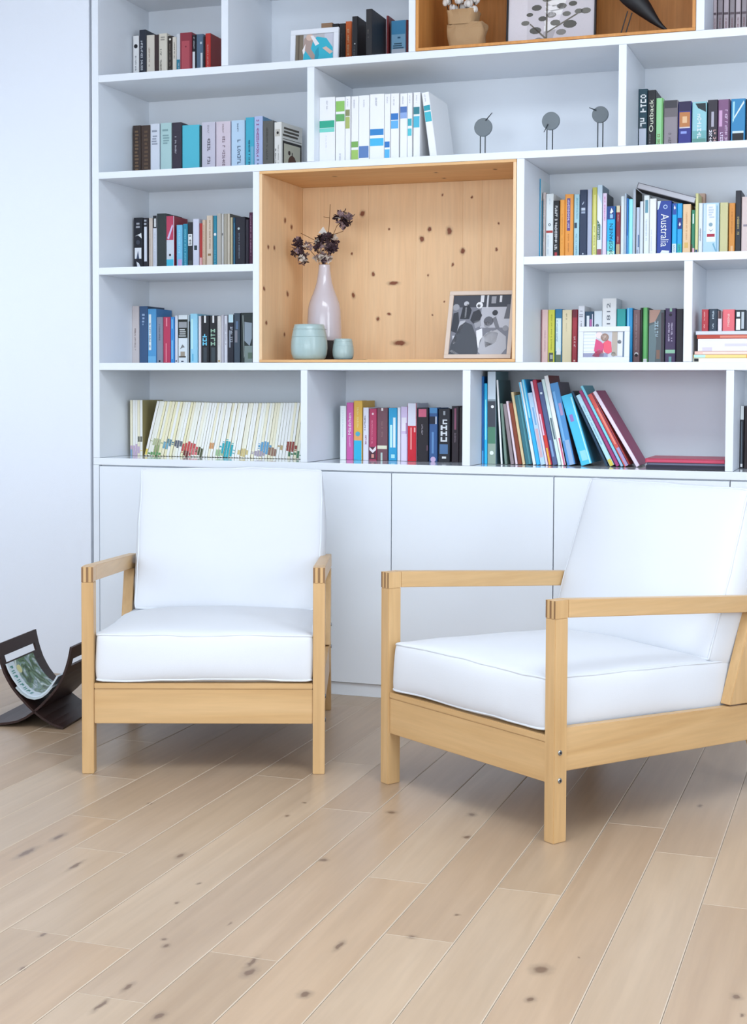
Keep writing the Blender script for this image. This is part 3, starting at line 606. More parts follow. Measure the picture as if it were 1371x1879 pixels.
row('third row right cell', ZM1, .275, [
 (983.5,986.8,328.5,'#2a8fb5','tall thin brochure with white cover',[],{'cover':'#cfd9e4','Y':.255,'bd':.165}),
 (987,990,369,'#1f5a70','very thin dark teal book'),
 (990.3,1001.5,353.5,'#c0b2ae','beige book with dark long title',[('t',.3,.92,'#5a4c48',.35,.22),('t',.05,.25,'#8a7c78',.35,.15)]),
 (1002,1015.8,356,'#d8e0ea','white book with red band',[('o',.55,'#4a5866',.2),('o',.55,'#d8e0ea',.1),('b',.43,.465,'#a8403c'),('t',.12,.4,'#a5b4c6',.3,.15),('t',.85,.95,'#a5b4c6',.5,.12)]),
 (1016.2,1027,368.6,'#191a1e','black book with white title and red foot',[('t',.2,.92,'#dfe0e4',.45,.45),('b',0,.16,'#b03a40',.2,.7)]),
 (1027.4,1036.8,366.6,'#e0953f','plain orange book',[('t',.3,.8,'#b5742c',.5,.15)]),
 (1037.1,1052.7,356.8,'#dd9140','orange book with purple title box',[('b',.46,.94,'#5a4a86',.22,.66),('t',.48,.92,'#c9c4e2',.44,.22),('t',.15,.42,'#a8642a',.45,.14)]),
 (1053.4,1063.5,356.8,'#9fc3cc','light teal book',[('t',.62,.95,'#4f8fa4',.6,.3),('b',.5,.58,'#2a3f50',.05,.6),('t',.1,.42,'#3f7f98',.5,.25),('b',.03,.08,'#16181c',.1,.9)]),
 (1063.9,1077.7,348.6,'#28344e','tall navy book with white marks',[('p',[(.3,.8),(.6,.84),(.6,.82),(.4,.79)],'#aeb8c8'),('b',.71,.75,'#aeb8c8',.2,.8),('b',.67,.70,'#8f9ab0',.2,.8),('o',.11,'#aeb8c8',.12),('t',.01,.08,'#aeb8c8',.5,.12)]),
 (1078,1086.8,348,'#a8adc2','tall lilac grey book'),
 (1087.2,1095.8,344.3,'#b9b556','olive yellow book',[('b',.05,.5,'#d6d690',.2,.9),('t',.1,.48,'#7f7a2c',.55,.25),('b',.5,.9,'#ccc878',.3,.9)]),
 (1096,1105.7,339.7,'#bccfdc','tall picture-covered travel book',[('b',.28,.55,'#4a6a5c',.05,.7),('b',.16,.28,'#d5d9df'),('b',.0,.16,'#8e4f5c'),('t',.2,.5,'#d9dfe6',.3,.3),('p',[(.0,.55),(1,.45),(1,.75),(0,.9)],'#dfe9f2')],{'cover':'#6f8496'}),
 (1105.9,1113.8,354.8,'#d9c6dc','pale pink book',[('t',.6,.95,'#c0509a',.55,.35)],{'cover':'#2d3a46'}),
 (1114.1,1129.5,379,'#1d7fc0','blue guide titled NORDSPANIEN',[('b',.76,1,'#23427f'),('b',.36,.76,'#22a6d8'),('b',.18,.36,'#5ac0c8'),('b',0,.18,'#b5dcc8'),('p',[(.35,.88),(.55,.97),(.8,.9),(.5,.86)],'#e4ecf2'),('b',.78,.85,'#8fb8dc',.35,.75),('T','NORDSPANIEN',.004,.68,'#123044',.3,.78,1)]),
 (1130.8,1138.8,377.8,'#7d2434','maroon book with cream ends',[('b',.88,1,'#c9bfa0'),('b',0,.3,'#b39c78'),('t',.34,.45,'#d9a8a8',.5,.3),('t',.72,.84,'#d9a8a8',.5,.3)]),
 (1139.3,1146.2,360,'#d3dbe4','white soft booklet',[('b',0,1,'#9fb2c4',.75,.9)]),
 (1146.5,1149.8,355,'#aebccb','thin pale booklet curling at the top'),
 (1150.1,1153.5,364,'#2d6fb8','thin strong blue booklet',[('b',.0,.4,'#6ab0dc',.2,.8)]),
 (1153.8,1161.7,365.8,'#8ed8ee','pale cyan booklet',[('b',0,1,'#4fb4e0',.0,.25)]),
 (1162,1167.2,346.7,'#b5bcc6','tall grey white booklet',[('b',.0,1,'#8f98a6',.65,.9)],{'cover':'#4a4238'}),
 (1167.5,1174.5,380.7,'#b2bdce','short pale booklet with blue photo',[('b',.25,.48,'#5a7498',.5,1),('b',.1,.2,'#8a98ac',.2,.6)]),
 (1174.8,1181.2,370,'#ccd3e2','white slim booklet',(),{'cover':'#5a4a3c'}),
 (1182,1192,359,'#d6dde8','white book with teal photo band',[('b',.73,.93,'#5f8fa0',.2,.85),('t',.3,.65,'#a9b8c6',.5,.3)]),
 (1192.4,1205,365,'#e0e4ee','plain white book',[('t',.1,.5,'#b5bccb',.3,.15)]),
 (1206,1232.6,369.4,'#243d8c','blue guide titled Australia in white',[('T','Australia',.22,.78,'#f0f2f4',.26,.84,-1),('o',.9,'#a9bce2',.16,.58),('o',.9,'#243d8c',.1,.58),('p',[(.2,.1),(.35,.16),(.9,.15),(.85,.05),(.7,.0),(.35,.0)],'#d9e6f4'),('b',.0,.1,'#5f8fc0',.0,.12),('p',[(0,1),(.25,1),(.08,.86),(0,.85)],'#c9d4e6')]),
 (1233.6,1242.6,373.5,'#1f9fd6','cyan guide book with navy head',[('b',.8,1,'#2a4a98'),('p',[(.3,.92),(.55,.97),(.8,.91),(.5,.89)],'#e0e8f2'),('b',0,.28,'#c6d6e2'),('t',.02,.26,'#3a5a78',.5,.3)]),
 (1243,1252.4,373.5,'#2496d0','blue guide book with navy middle',[('b',.54,.74,'#252a72'),('p',[(.3,.62),(.55,.67),(.8,.62),(.5,.59)],'#e0e8f2'),('b',.0,.12,'#c9dce2'),('b',.12,.28,'#2aa6a0'),('t',.02,.26,'#2a3f50',.5,.3)]),
 (1253.4,1268,375,'#dab890','peach book',[('b',.2,.3,'#cfa860',.2,.75),('t',.35,.85,'#c2966a',.5,.2)]),
 (1269,1275.8,385.4,'#2f7a5c','green book with white label',[('b',.72,.92,'#c6d6d0',.25,.75),('b',0,.22,'#d6a9b8',.3,1),('b',0,.3,'#6d2430',0,.25)]),
 (1276.5,1282,355.3,'#cdc98f','tall cream yellow book with navy foot',[('b',0,.14,'#24436a')]),
 (1282.2,1289.9,373,'#d2d6e4','white book with short dark title',[('t',.32,.55,'#4a4a55',.5,.35)]),
 (1290.3,1320.3,373,'#a9c6da','wide pale blue book with red badge',[('b',.3,.98,'#e2e8f0',.2,.8),('h',.72,.94,'#b5c0cc',5,.28,.72),('o',.61,'#7f9aa8',.13,.48),('p',[(.35,.53),(.5,.5),(.68,.54),(.5,.485)],'#1f5a78'),('b',.39,.445,'#a02a40',.24,.76),('b',.05,.95,'#7fa6bc',.84,.93),('p',[(.6,.26),(.68,.28),(.95,.08),(.9,.06)],'#6fa2b8'),('b',.5,.98,'#c2d2de',.02,.16)]),
 (1321.2,1336.5,372,'#bfb98a','khaki book'),
 (1338,1349.5,373,'#c98438','orange brown book',[('b',.02,.22,'#d6a878',.3,.75),('t',.4,.9,'#a86a2a',.5,.2)]),
 (1350.3,1360.8,350,'#23232a','tall black book with gold title',[('t',.32,.66,'#b9a46a',.5,.4)]),
 (1361.2,1379,361.5,'#cbb8b4','pinkish book at the right picture edge',[('h',.5,.56,'#8a8088',1)],{'cover':'#a03028'}),
], 1.8004, 3.15)
p = tag(empty('book', (ony(1282.4, 370, .39).x, .39, ZM1+.0004)), 'tan pinkish book standing behind the white one, third row right cell', 'book', 'books in the third row right cell')
book_parts(p, ony(1294, 370, .39).x-ony(1282.4, 370, .39).x, ony(1290, 355, .39).z-ZM1, .04, '#c9a996', [('b', .82, .95, '#b08a7a', .2, .7)], cover='#a8765e')
# grey volume lying slanted on top of the booklets
A = ony(1169, 347, .28); B = ony(1275, 374.5, .28)
p = tag(empty('book', (A.x, .27, A.z+.002), 0, math.atan2(A.z-B.z, B.x-A.x)), 'grey paperback lying slanted on top of the white booklets, third row right cell', 'book', 'books in the third row right cell')
L_ = math.hypot(B.x-A.x, A.z-B.z); bm = bmesh.new(); bx(bm, 0, L_, 0, .145, .0205, .0225); bx(bm, 0, L_, 0, .145, 0, .002); bx(bm, 0, .002, 0, .145, .002, .0205); obj('cover', bm, paint('#77757e', .5), p)
bm = bmesh.new(); bx(bm, .0022, L_-.002, .002, .143, .0022, .0203); obj('pages', bm, paint('#cfcfd6', .9), p)

row('fourth row middle cell', ZC1, .29, [
 (993.2,1006,568.5,'#d8b8b4','pale pink book with maroon edge',[('b',0,1,'#7d3a48',0,.12),('t',.2,.62,'#b08a94',.6,.16)]),
 (1006.4,1018.4,569,'#c8c648','lime yellow book with small photo',[('b',.03,.2,'#4f5350',.1,.85),('b',.08,.16,'#a0a4a0',.3,.8),('t',.25,.92,'#8f8f30',.55,.22)]),
 (1018.7,1031.8,567.3,'#2a6f98','blue book with white middle and green foot',[('b',.22,.83,'#c9dcec',.1,.95),('b',0,.2,'#62705c',.1,.95),('t',.4,.8,'#6f8fae',.3,.18),('p',[(.2,.2),(.5,.3),(.9,.22),(.9,.16),(.2,.16)],'#d9dee0'),('b',0,.85,'#2a5a3c',0,.1)]),
 (1032,1049.4,569,'#d6c8a4','cream book',[('t',.8,.94,'#8f8468',.45,.12),('t',.6,.76,'#b8ab88',.45,.1)]),
 (1050,1059.4,568,'#9c2f3a','red book with white lettering',[('b',.85,1,'#6a2430'),('t',.22,.5,'#e0c4c4',.55,.4),('o',.05,'#d9b8a8',.22)]),
 (1060.8,1073,561.7,'#d5d6e0','white book behind the photo of pink clothes',[('h',.8,.86,'#8a8c98',2),('h',.9,.92,'#8a8c98',1),('t',.5,.74,'#5a5c68',.5,.2)],{'cover':'#d8d8e0'}),
 (1073.6,1089.7,572,'#26455c','navy book with white and pink blocks',[('b',.6,.92,'#d5d8e2',.15,.5),('b',.4,.85,'#b0609c',.55,.8),('b',.4,.95,'#cfcad8',.82,.95)]),
 (1090.2,1105,571,'#cdd6dc','white book with grey flower',[('o',.72,'#6f7884',.25,.4),('t',.4,.65,'#4f5862',.6,.5)]),
 (1105.6,1131.6,548,'#dde0e8','tall white book numbered 1812',[('T','1812',.60,.93,'#5f646e',.32,.58,1),('p',[(.05,.46),(.2,.48),(.28,.55),(.34,.46),(.5,.5),(.6,.46),(.8,.55),(.95,.5),(.95,.40),(.05,.40)],'#2a2e34'),('b',.3,.40,'#20242a',.05,.95)],{'cover':'#cdd6dd'}),
 (1132.2,1148.5,567,'#2a9a98','teal book right of the tall white one',[('b',.36,.52,'#9fc4c4'),('b',.28,.36,'#1f3a40')]),
 (1150,1161.3,565.5,'#2f93c8','bright blue book',[('b',0,1,'#7ac0e2',.1,.4)],{'cover':'#2a78ac'}),
 (1162,1175.2,569,'#7b5f62','brown mauve book with round emblem',[('t',.25,.92,'#b09a98',.45,.18),('o',.17,'#d9d4d4',.32),('o',.15,'#2a2426',.26)]),
 (1175.7,1179.5,565,'#1f2a22','thin black green book'),
 (1179.8,1189.8,564.6,'#6cb86c','bright green book',[('b',0,1,'#2a5a34',.85,1),('b',0,1,'#2f7a3a',0,.15),('b',0,.08,'#dfe6e8',.1,.9)],{'cover':'#2a3a30'}),
 (1190.6,1219.6,569,'#5c6468','wide grey picture book with skin-toned head',[('p',[(.02,.75),(.4,.78),(.75,.98),(.75,1),(.02,1)],'#b58f80'),('p',[(.0,.0),(.0,.7),(.4,.75),(.5,.4),(.4,0)],'#6f8084'),('t',.5,.8,'#9fb4be',.5,.25),('b',.0,.95,'#4a4148',.8,1),('b',.08,.25,'#8a6a5c',.5,.75)]),
 (1221,1240.6,566,'#4a3a5c','purple book with mint ornaments',[('t',.4,.74,'#d2c6de',.35,.16),('t',.4,.74,'#d2c6de',.65,.16),('b',.94,1,'#9ac0a6',.4,.65),('o',.88,'#231a2a',.16),('b',.18,.245,'#9ac8aa',.0,1),('b',.0,.12,'#6f9ca0',.35,.65)]),
 (1240.9,1254,567,'#211b26','plain black book at the right end'),
], 1.8004, 2.3836, .135)
p0 = ony(1274, 661, .25).x
def stack(z0, z1, xl, xr, col, desc, deco=None, pg=None, y=.035):
    p = tag(empty('book', (xl, y, z0)), desc, 'book', 'books lying in the stack, fourth row far right cell')
    h = z1-z0-.0005; L = xr-xl; t = min(.0025, h*.2)
    bm = bmesh.new(); bx(bm, 0, L, 0, .24, 0, t); bx(bm, 0, L, 0, .24, h-t, h); bx(bm, 0, L, 0, t, t, h-t); obj('cover', bm, paint(col, .5, GAIN), p)
    bm = bmesh.new(); bx(bm, .002, L-.002, t+.0002, .238, t+.0002, h-t-.0002); obj('pages', bm, PAGE, p)
    if deco: pr = Print(L, h, -.0003, BRNG); pr.draw(deco); pr.done('spine_print', p)
def zpx(y, Y=.035): return ony(1330, y, Y).z
zz = [ZC1+.0004]+[zpx(v) for v in (656.8, 650.6, 644.6, 621.8, 614.6, 608)]
xs = [max(2.4145, ony(v, 630, .035).x) for v in (1273, 1273, 1275, 1281, 1279, 1277)]
sp = [('#d9d2c0', 'cream book at the bottom of the lying stack', [('b', .1, .9, '#1a1d20', 0, .08), ('b', .1, .9, '#9fd0dc', .8, 1)]), ('#d9c078', 'yellow book lying second from the bottom of the stack', [('b', .1, .95, '#a9dce0', 0, .17), ('b', .1, .9, '#cf7f3a', .7, .85)]), ('#dbb0a4', 'salmon pink book lying in the middle of the stack', [('b', .2, .8, '#e6c8bc', .1, .9)]),
      ('#d6d2de', 'thick white lying book with yellow patch', [('b', .35, .75, '#e6b93c', .82, 1), ('b', 0, .3, '#c4bccc', .05, .2), ('b', .4, .6, '#c4c0d4', .35, .75)]), ('#a8402f', 'red book lying second from the top of the stack', [('b', .2, .8, '#c97a68', .3, .9)]), ('#c2c6d2', 'pale grey booklet on top of the lying stack', None)]
for i in range(6): stack(zz[i]+.0003*i, zz[i+1]+.0003*i, xs[i], xs[i]+.26, *sp[i])
row('fourth row far right cell', zz[6]+.0024, .075, [
 (1288,1300.3,568,'#a8323c','red paperback on the lying stack',[('t',.1,.9,'#e0b0ac',.4,.2)]),
 (1300.8,1316.8,567,'#20303f','dark navy paperback on the lying stack',[('t',.55,.92,'#b9c8d4',.5,.25),('t',.05,.35,'#b9c8d4',.5,.2)]),
 (1317.5,1325.3,571,'#cfc6cc','small brown-headed white book on the stack',[('b',.62,1,'#4a2f30')]),
 (1326,1348.6,568,'#d0626a','coral red paperback on the lying stack',[('t',.2,.8,'#f0c8c0',.5,.16)]),
 (1349.3,1368.5,569,'#1e262c','white and black paperback on the lying stack',[('b',.05,.58,'#d9dde0',.05,.5),('b',.68,.9,'#c9ced4',.1,.45),('b',.1,.9,'#aab2b8',.6,.9)]),
], 2.4135, 3.1, .13)
row('bottom row second cell', ZD1, .25, [
 (624.2,635.3,745,'#d6dcdc','white book at the left end',[('t',.42,.92,'#8fb0b8',.5,.1)]),
 (636,648.6,739,'#bf5a9c','magenta book titled Mädchen',[('T','Mädchen',.44,.82,'#f4e8f0',.25,.72,1),('t',.22,.42,'#e8b8d6',.5,.2)]),
 (649.2,665,735.5,'#d2a648','yellow book with cyan foot and teal dot',[('b',0,.33,'#2fa8cc'),('b',.33,.45,'#d69a5c'),('o',.44,'#4aa0b4',.3),('t',.55,.92,'#e8cf90',.5,.2)]),
 (666.5,676.6,748,'#d0d0dc','white book with dark title',[('t',.55,.85,'#4a4260',.35,.25),('t',.3,.48,'#8a3a70',.55,.3)]),
 (677.8,691.4,750,'#a83a5c','crimson book with patterned foot',[('b',.02,.26,'#4a2a38'),('p',[(0,.26),(.5,.2),(1,.28),(1,.2),(.5,.14),(0,.2)],'#d9d0d4'),('b',.05,.12,'#c98a80',.3,.7),('t',.32,.78,'#d68aa0',.4,.16),('o',.9,'#e0c0c8',.16)]),
 (692.2,711.6,749,'#6a4850','maroon brown book with cream band',[('b',.22,.285,'#cfd0b8'),('b',0,.15,'#a8c0b8',.35,.55),('b',.95,1,'#d9d4d0',.4,.6),('t',.45,.75,'#8f6f70',.5,.16)]),
 (713,728.6,749,'#2c93bf','cyan book with white title blocks',[('b',.25,.68,'#b5e0ee',.15,.45),('b',.25,.82,'#cfeaf2',.55,.88),('b',.05,.12,'#9fd4e6',.3,.8)]),
 (729.2,735,748,'#d6d6e0','narrow white book'),
 (735.5,747.8,746.4,'#c3b3d2','lilac book',[('b',.55,.8,'#d9d4e4',.1,.9),('b',.45,.7,'#9a6f98',.8,1),('b',.0,.5,'#cfc8dc',.05,.95)]),
 (748.6,764.8,740,'#c02030','red book with white upper part',[('b',.61,1,'#cfd0de'),('b',.2,.58,'#e08a8a',.3,.5),('b',.5,.58,'#e0a8a8',.75,.95)],{'cover':'#c6c8d8'}),
 (766,786.6,748.5,'#211c22','black book with pink badge',[('b',.83,.98,'#c4607a',.08,.85),('t',.5,.72,'#9a949c',.45,.14),('b',.2,.3,'#6a4a58',.88,1)]),
 (787.6,803,748.5,'#35588a','navy blue book',[('b',.7,.84,'#1c2030',0,.75),('b',.7,.84,'#c9d0da',.78,.95),('b',.15,.55,'#5f88b8',.3,.6),('o',.04,'#c0a8c8',.35),('b',.9,1,'#4f86b4')]),
 (805,826.6,750.3,'#22232a','black book with tall white capitals',[('t',.38,.82,'#d2d6da',.48,.6),('b',.15,.33,'#4f7098',.08,.85),('b',.06,.1,'#d9dce0',.3,.7),('b',.88,.96,'#9aa0a6',.4,.6)]),
 (828.6,842.3,745.5,'#261c24','plum black book with mauve title',[('b',.58,.96,'#8a5068',.35,.65),('t',.35,.55,'#7a6a74',.5,.25)]),
 (842.6,848.5,748,'#1e181e','narrow black book against the divider'),
], .9448, 1.5705, .155)
row('bottom row last cell', ZD1, .25, [
 (1353.6,1366,745,'#27282e','black book with white head',[('b',.78,1,'#d9dde2'),('b',.05,.75,'#5f6a74',.3,.6),('b',.02,.07,'#e6eaec',.2,.8)]),
 (1366.5,1380,747,'#2a1f20','dark brown book at the lower right picture edge'),
], 2.5619, 3.15, .155)
# leaning picture books
BL = 852
def ln(b0, b1, tx, ty, col, desc, deco=(), **k):
    return (b0, b1, ty, col, desc, deco, dict(top=(tx, ty), base=BL, free=True, Y=k.pop('Y', .165), bd=k.pop('bd', .2), **k))
row('bottom row third cell', ZD1, .165, [
 ln(884.2,888,884.2,690.7,'#1f5f9c','thin dark blue book against the divider',[('b',0,.15,'#4fa0d4')]),
 ln(888.4,894.3,888.4,703.7,'#2aaede','bright cyan thin upright book',[('b',.3,.8,'#8adcf4',.3,.8)]),
 ln(894.6,910.4,894.6,682,'#7f8c94','tall book with winter landscape spine',[('b',.7,1,'#c6d2dc'),('b',.4,.68,'#3f434c'),('b',.22,.4,'#4c7a62'),('b',0,.22,'#8a9a8c'),('o',.62,'#dfe4e8',.2,.6),('o',.12,'#d6e0e2',.25,.5)],cover='#5f7f88'),
 ln(919,922.6,910.8,697.6,'#dfe4e6','white thin album',(),cover='#3f6068'),
 ln(926,931,917.5,740.5,'#6d8278','short grey green book'),
 ln(937,943.5,921.5,742,'#8a7c80','short grey mauve book'),
 ln(945.8,950.2,924.6,737.4,'#d8c6d0','thin pale pink book'),
 ln(951,958.2,929.5,741,'#7c3a24','red brown book'),
 ln(958.8,964.2,930.5,721.3,'#cfba90','cream thin book'),
 ln(965,977,938,727.4,'#2f6672','dark teal picture book',[('b',0,1,'#4c8a94',.6,.8)]),
 ln(978,984,940.5,704.5,'#d9e2ea','white thin picture book',[('b',.3,1,'#4fb4dc',0,.5)]),
 ln(984.6,991.6,945.5,699.9,'#2fa4d8','cyan blue picture book',[('b',.55,1,'#8fd0ea',.2,.7)]),
 ln(992,1001.4,957,724.4,'#a9c4de','pale blue picture book',[('b',.1,.5,'#c0a4ae',.2,.9),('b',.55,.8,'#6f9cc8',.4,.8)]),
 ln(1001.8,1006.2,959.5,703.7,'#d6cbe0','lilac white thin book'),
 ln(1006.5,1014,966,700.6,'#a82a44','red book with yellow foot',[('b',0,.2,'#d6a03a',.1,.7),('b',.2,.35,'#c83a30'),('b',.35,.6,'#d9b8cc',0,.5)]),
 ln(1014.5,1023.8,975.5,705.2,'#4a5880','slate navy picture book',[('o',.87,'#c6d4e4',.3),('b',.1,.3,'#7a98c0',.2,.7)]),
 ln(1024.2,1030.6,981.5,699.9,'#c4d8d6','mint white thin book',[('b',.3,.55,'#5a6a72',.3,1)]),
 ln(1031,1039,986,693.7,'#dcdce4','tall white thin book with red brown cover',[('b',0,.3,'#c05a78',.5,1)],cover='#7c3c38'),
 ln(1041,1057,1003,706,'#4a86bc','blue picture book with dark cover',[('b',.0,.3,'#8aa6c4',.3,.9),('b',.3,.9,'#6fa6d4',.1,.4),('b',.6,.75,'#a08ab0',.5,.9)],cover='#4a4250'),
 ln(1066.6,1089,1019.3,731,'#43b2d6','widest cyan box set, fallen aslant',[('b',.06,.2,'#8ac8d8',.2,.8),('b',.62,.72,'#8a6fb0',.2,.55),('b',.0,.95,'#a6e0ec',.82,.96)],cover='#3a7f9c'),
 ln(1112,1117.5,1041,722.9,'#1f3a50','dark navy leaning book',(),cover='#2a2624'),
 ln(1119.5,1129.3,1052.5,729,'#a9cfe0','pale blue leaning book, yellow foot',[('b',0,.09,'#c9b84c'),('t',.3,.85,'#5f8fa8',.5,.3)],bd=.18),
 ln(1131,1138.5,1058,721,'#97346a','magenta leaning book',[('t',.2,.9,'#b8608c',.5,.2)],bd=.18),
 ln(1139.5,1145.2,1060,712.4,'#7cc8dc','pale cyan leaning book',[('b',0,.2,'#a0a8d0',.2,.8)],cover='#4a98a8'),
 ln(1146,1158,1075,727,'#c8504a','red orange leaning book',[('b',.0,.25,'#a090b8',.2,.9),('b',.3,.8,'#e08a7a',.3,.6),('b',0,1,'#3a1f3a',.8,1)],bd=.17),
 ln(1168,1176.3,1087.7,720.3,'#dccfe2','white spined album with magenta cover',(),cover='#8f2f5c'),
], 1.6007, 2.5345, .2)
# two picture books lying at the right
def lying(name, x0, x1, z0, h, y0, dp, col, label, pg='#cfc9c0'):
    p = tag(empty('book', (x0, y0, z0)), label, 'book', 'books lying in the bottom row third cell')
    L = x1-x0; bm = bmesh.new(); t = .002
    bx(bm, 0, L, 0, dp, 0, t); bx(bm, 0, L, 0, dp, h-t, h); bx(bm, 0, .002, 0, dp, t, h-t); bx(bm, 0, L, dp-.002, dp, t, h-t); obj('cover', bm, paint(col, .35, GAIN), p)
    bm = bmesh.new(); bx(bm, .0022, L-.003, .003, dp-.0022, t+.0001, h-t-.0001); obj('pages', bm, paint(pg, .8), p)
xa, xb = ony(1186, 855, .06).x, 2.5335
lying('b', xa, xb, ZD1+.0005, .014, .05, .25, '#22222c', 'black picture book lying flat at the bottom of the pile', '#3a3848')
lying('b', xa+.004, xb-.001, ZD1+.015, .010, .055, .24, '#2c2f48', 'navy picture book lying in the middle of the flat pile', '#8a8ca4')
lying('b', xa-.002, xb-.003, ZD1+.0255, .014, .05, .25, '#b02a48', 'red picture book lying on top of the flat pile', '#d05a74')

# row of thin cream-spined magazines: each one a thing; a drawing runs along their feet
MG = random.Random(3)
blobs = [(241,256,822,6,5,'#b59ab4'),(250,235,0,0,0,None)]
DRAW = [(247,826,7,8,'#b9a3bd'),(240,832,2.5,7,'#7f9cb8'),(258,806,5,4,'#6a6a60'),(265,825,4,8,'#d8c25c'),(288,812,7,6,'#a9b08a'),(288,824,4,6,'#8a9a6a'),(284,832,9,2.5,'#5f8f5a'),(310,812,6,5,'#5f7f88'),(304,818,4,5,'#6fa0b4'),(327,814,6,5,'#5a5f6a'),(347,823,11,9,'#b8484a'),(341,832,5,4,'#6a3230'),(356,829,6,5,'#c86a6e'),(367,829,5,7,'#4a4f34'),(388,818,5,4,'#c08a5c'),(402,831,5,5,'#8fae84'),(417,824,9,12,'#2f9aa6'),(446,830,8,6,'#c2b07a'),(486,822,9,9,'#5f94b8'),(474,832,9,4,'#9a90a0'),(499,829,7,6,'#8a6a5c'),(516,821,4,4,'#b09a70'),(534,820,7,8,'#8a3f38'),(532,833,3,4,'#3f6a4c'),(546,833,4,5,'#4a7a5c')]
MAGN = [0]
def mag(X, top, lean_deg, wd, Y=.22):
    """magazine standing on its lower right edge at world X, leaning to the right"""
    MAGN[0] += 1
    h = (ony(400, top, Y).z-ZD1)/math.cos(R(lean_deg))
    p = tag(empty('magazine', (X, Y+MG.uniform(-.002, .002), ZD1+.0004), 0, R(lean_deg)), 'thin cream-spined magazine, %s from left in the %s, bottom left shelf' % (ordinal(MAGN[0]), 'upright few' if lean_deg < 2 else 'leaning row'), 'magazine', 'cream magazines on the bottom left shelf')
    c = MG.choice(['#ece6d4', '#f0ecdf', '#e8e2c8', '#f0eee6', '#ece3bc', '#eaeae6'])
    bm = bmesh.new(); prism(bm, [(-wd, .19), (-wd, .0007), (-wd+.0007, 0), (-.0007, 0), (0, .0007), (0, .19)], 2, 0, h); fixn(bm)
    o = obj('cover', bm, [paint(c, .5, 1.1), paint('#a89c6c', .6)], p)
    for f in o.data.polygons:
        if abs(f.normal.x) > .9: f.material_index = 1
    pr = Print(wd, h, -.0002, MG); n = 26
    for i in range(n):
        z = (i+.5)/n*.36
        wp = p.matrix_basis @ Vector((-wd/2, 0, z*h))
        v = wp-CAM; zz_ = v.dot(fw); px = 685.5+F_PX*v.dot(rt)/zz_; py = CYP-F_PX*v.dot(up)/zz_
        best = None
        for (bx_, by_, rx_, ry_, cc) in DRAW:
            if ((px-bx_)/rx_/1.35)**2+((py-by_)/ry_/1.35)**2 < 1+MG.uniform(-.3, .2): best = cc
        if best: pr.n = 0; pr.quad(.06+MG.uniform(0, .1), .94, z-.0072, z+.0072, best)
    pr.done('spine_print', p, (-wd, 0, 0))
XM = ony(238.8, 800, .22).x
for k_ in range(5):
    wd = MG.uniform(.0105, .0122); XM += wd; mag(XM, 735.5, 0.0, wd); XM += .0008
XM = ony(264.3, 838, .22).x; ang = 15.0
while True:
    prog = (XM-.09)/.78; na = 15.0-8.0*min(1, prog); wd = MG.uniform(.0098, .0124)
    top = 737.5+2.5*math.sin(prog*3.2)
    XM += wd/math.cos(R(na))+.0006+.215*(math.tan(R(ang))-math.tan(R(na))); ang = na
    if XM+math.tan(R(ang))*.215 > .9168: break
    mag(XM, top, ang, wd)

# ================================================================ THINGS ON THE SHELVES
def frame(name, label, P0, w_, h_, bw, dep, mat, lean, rz, art, group=None, mat_in=None):
    """standing picture frame: four bars, backing, print; foot at P0 (left bottom), leaning back"""
    p = tag(empty(name, P0), label, 'picture frame', group); p.rotation_euler = (-lean, 0, rz); p.location.z += dep*math.sin(lean)+.0003
    for nm, a in (('frame_bar', (0, w_, 0, bw)), ('frame_bar', (0, w_, h_-bw, h_)), ('frame_bar', (0, bw, bw+.0001, h_-bw-.0001)), ('frame_bar', (w_-bw, w_, bw+.0001, h_-bw-.0001))):
        bm = bmesh.new(); bx(bm, a[0], a[1], 0, dep, a[2], a[3]); bmesh.ops.bevel(bm, geom=bm.edges[:], offset=.0009, segments=1, affect='EDGES'); obj(nm, bm, mat, p)
    bm = bmesh.new(); bx(bm, bw+.0002, w_-bw-.0002, dep*.5, dep*.9, bw+.0002, h_-bw-.0002); obj('backing', bm, mat_in or paint('#c9c9cc', .7), p)
    pr = Print(w_-2*bw-.0006, h_-2*bw-.0006, dep*.5-.0003, random.Random(4)); art(pr); pr.done('picture', p, (bw+.0003, 0, bw+.0003))
    return p
WF = paint('#e6e8ee', .35)
def art_turq(q):
    q.quad(0, 1, 0, 1, '#a9a6aa'); q.quad(0, .2, 0, 1, '#6f6455'); q.quad(.75, 1, .1, 1, '#b5b5bf'); q.quad(.06, .1, 0, 1, '#574c40')
    q.poly(((.2, .0), (.22, .3), (.38, .62), (.55, .9), (.8, .82), (.97, .45), (.98, .05), (.9, 0)), '#2fa0b4')
    q.poly(((.2, .5), (.22, .85), (.32, .98), (.46, .8), (.4, .45), (.55, .1), (.45, .0), (.3, .3)), '#9c8880')
    q.disc(.36, .9, .09, '#c2a698', 12); q.poly(((.38, .95), (.46, .95), (.62, .62), (.52, .55)), '#d5d0d2'); q.poly(((.7, .45), (.8, .5), (.98, .28), (.9, .2)), '#c4a89c'); q.poly(((.18, .42), (.26, .65), (.24, .3), (.2, .25)), '#dcd6d4')
    q.poly(((.5, .0), (.52, .35), (.6, .5), (.62, .2), (.58, 0)), '#258a9e')
Yf = .10
a, b = ony(531.9, 80, Yf), ony(619.9, 80, Yf)
zt = ony(575, 52, Yf).z-ZA1
frame('photo_frame', 'white photo frame with two people in turquoise, top shelf', (a.x, Yf, ZA1+.0004), b.x-a.x, zt, .020, .014, WF, R(4), 0, art_turq)
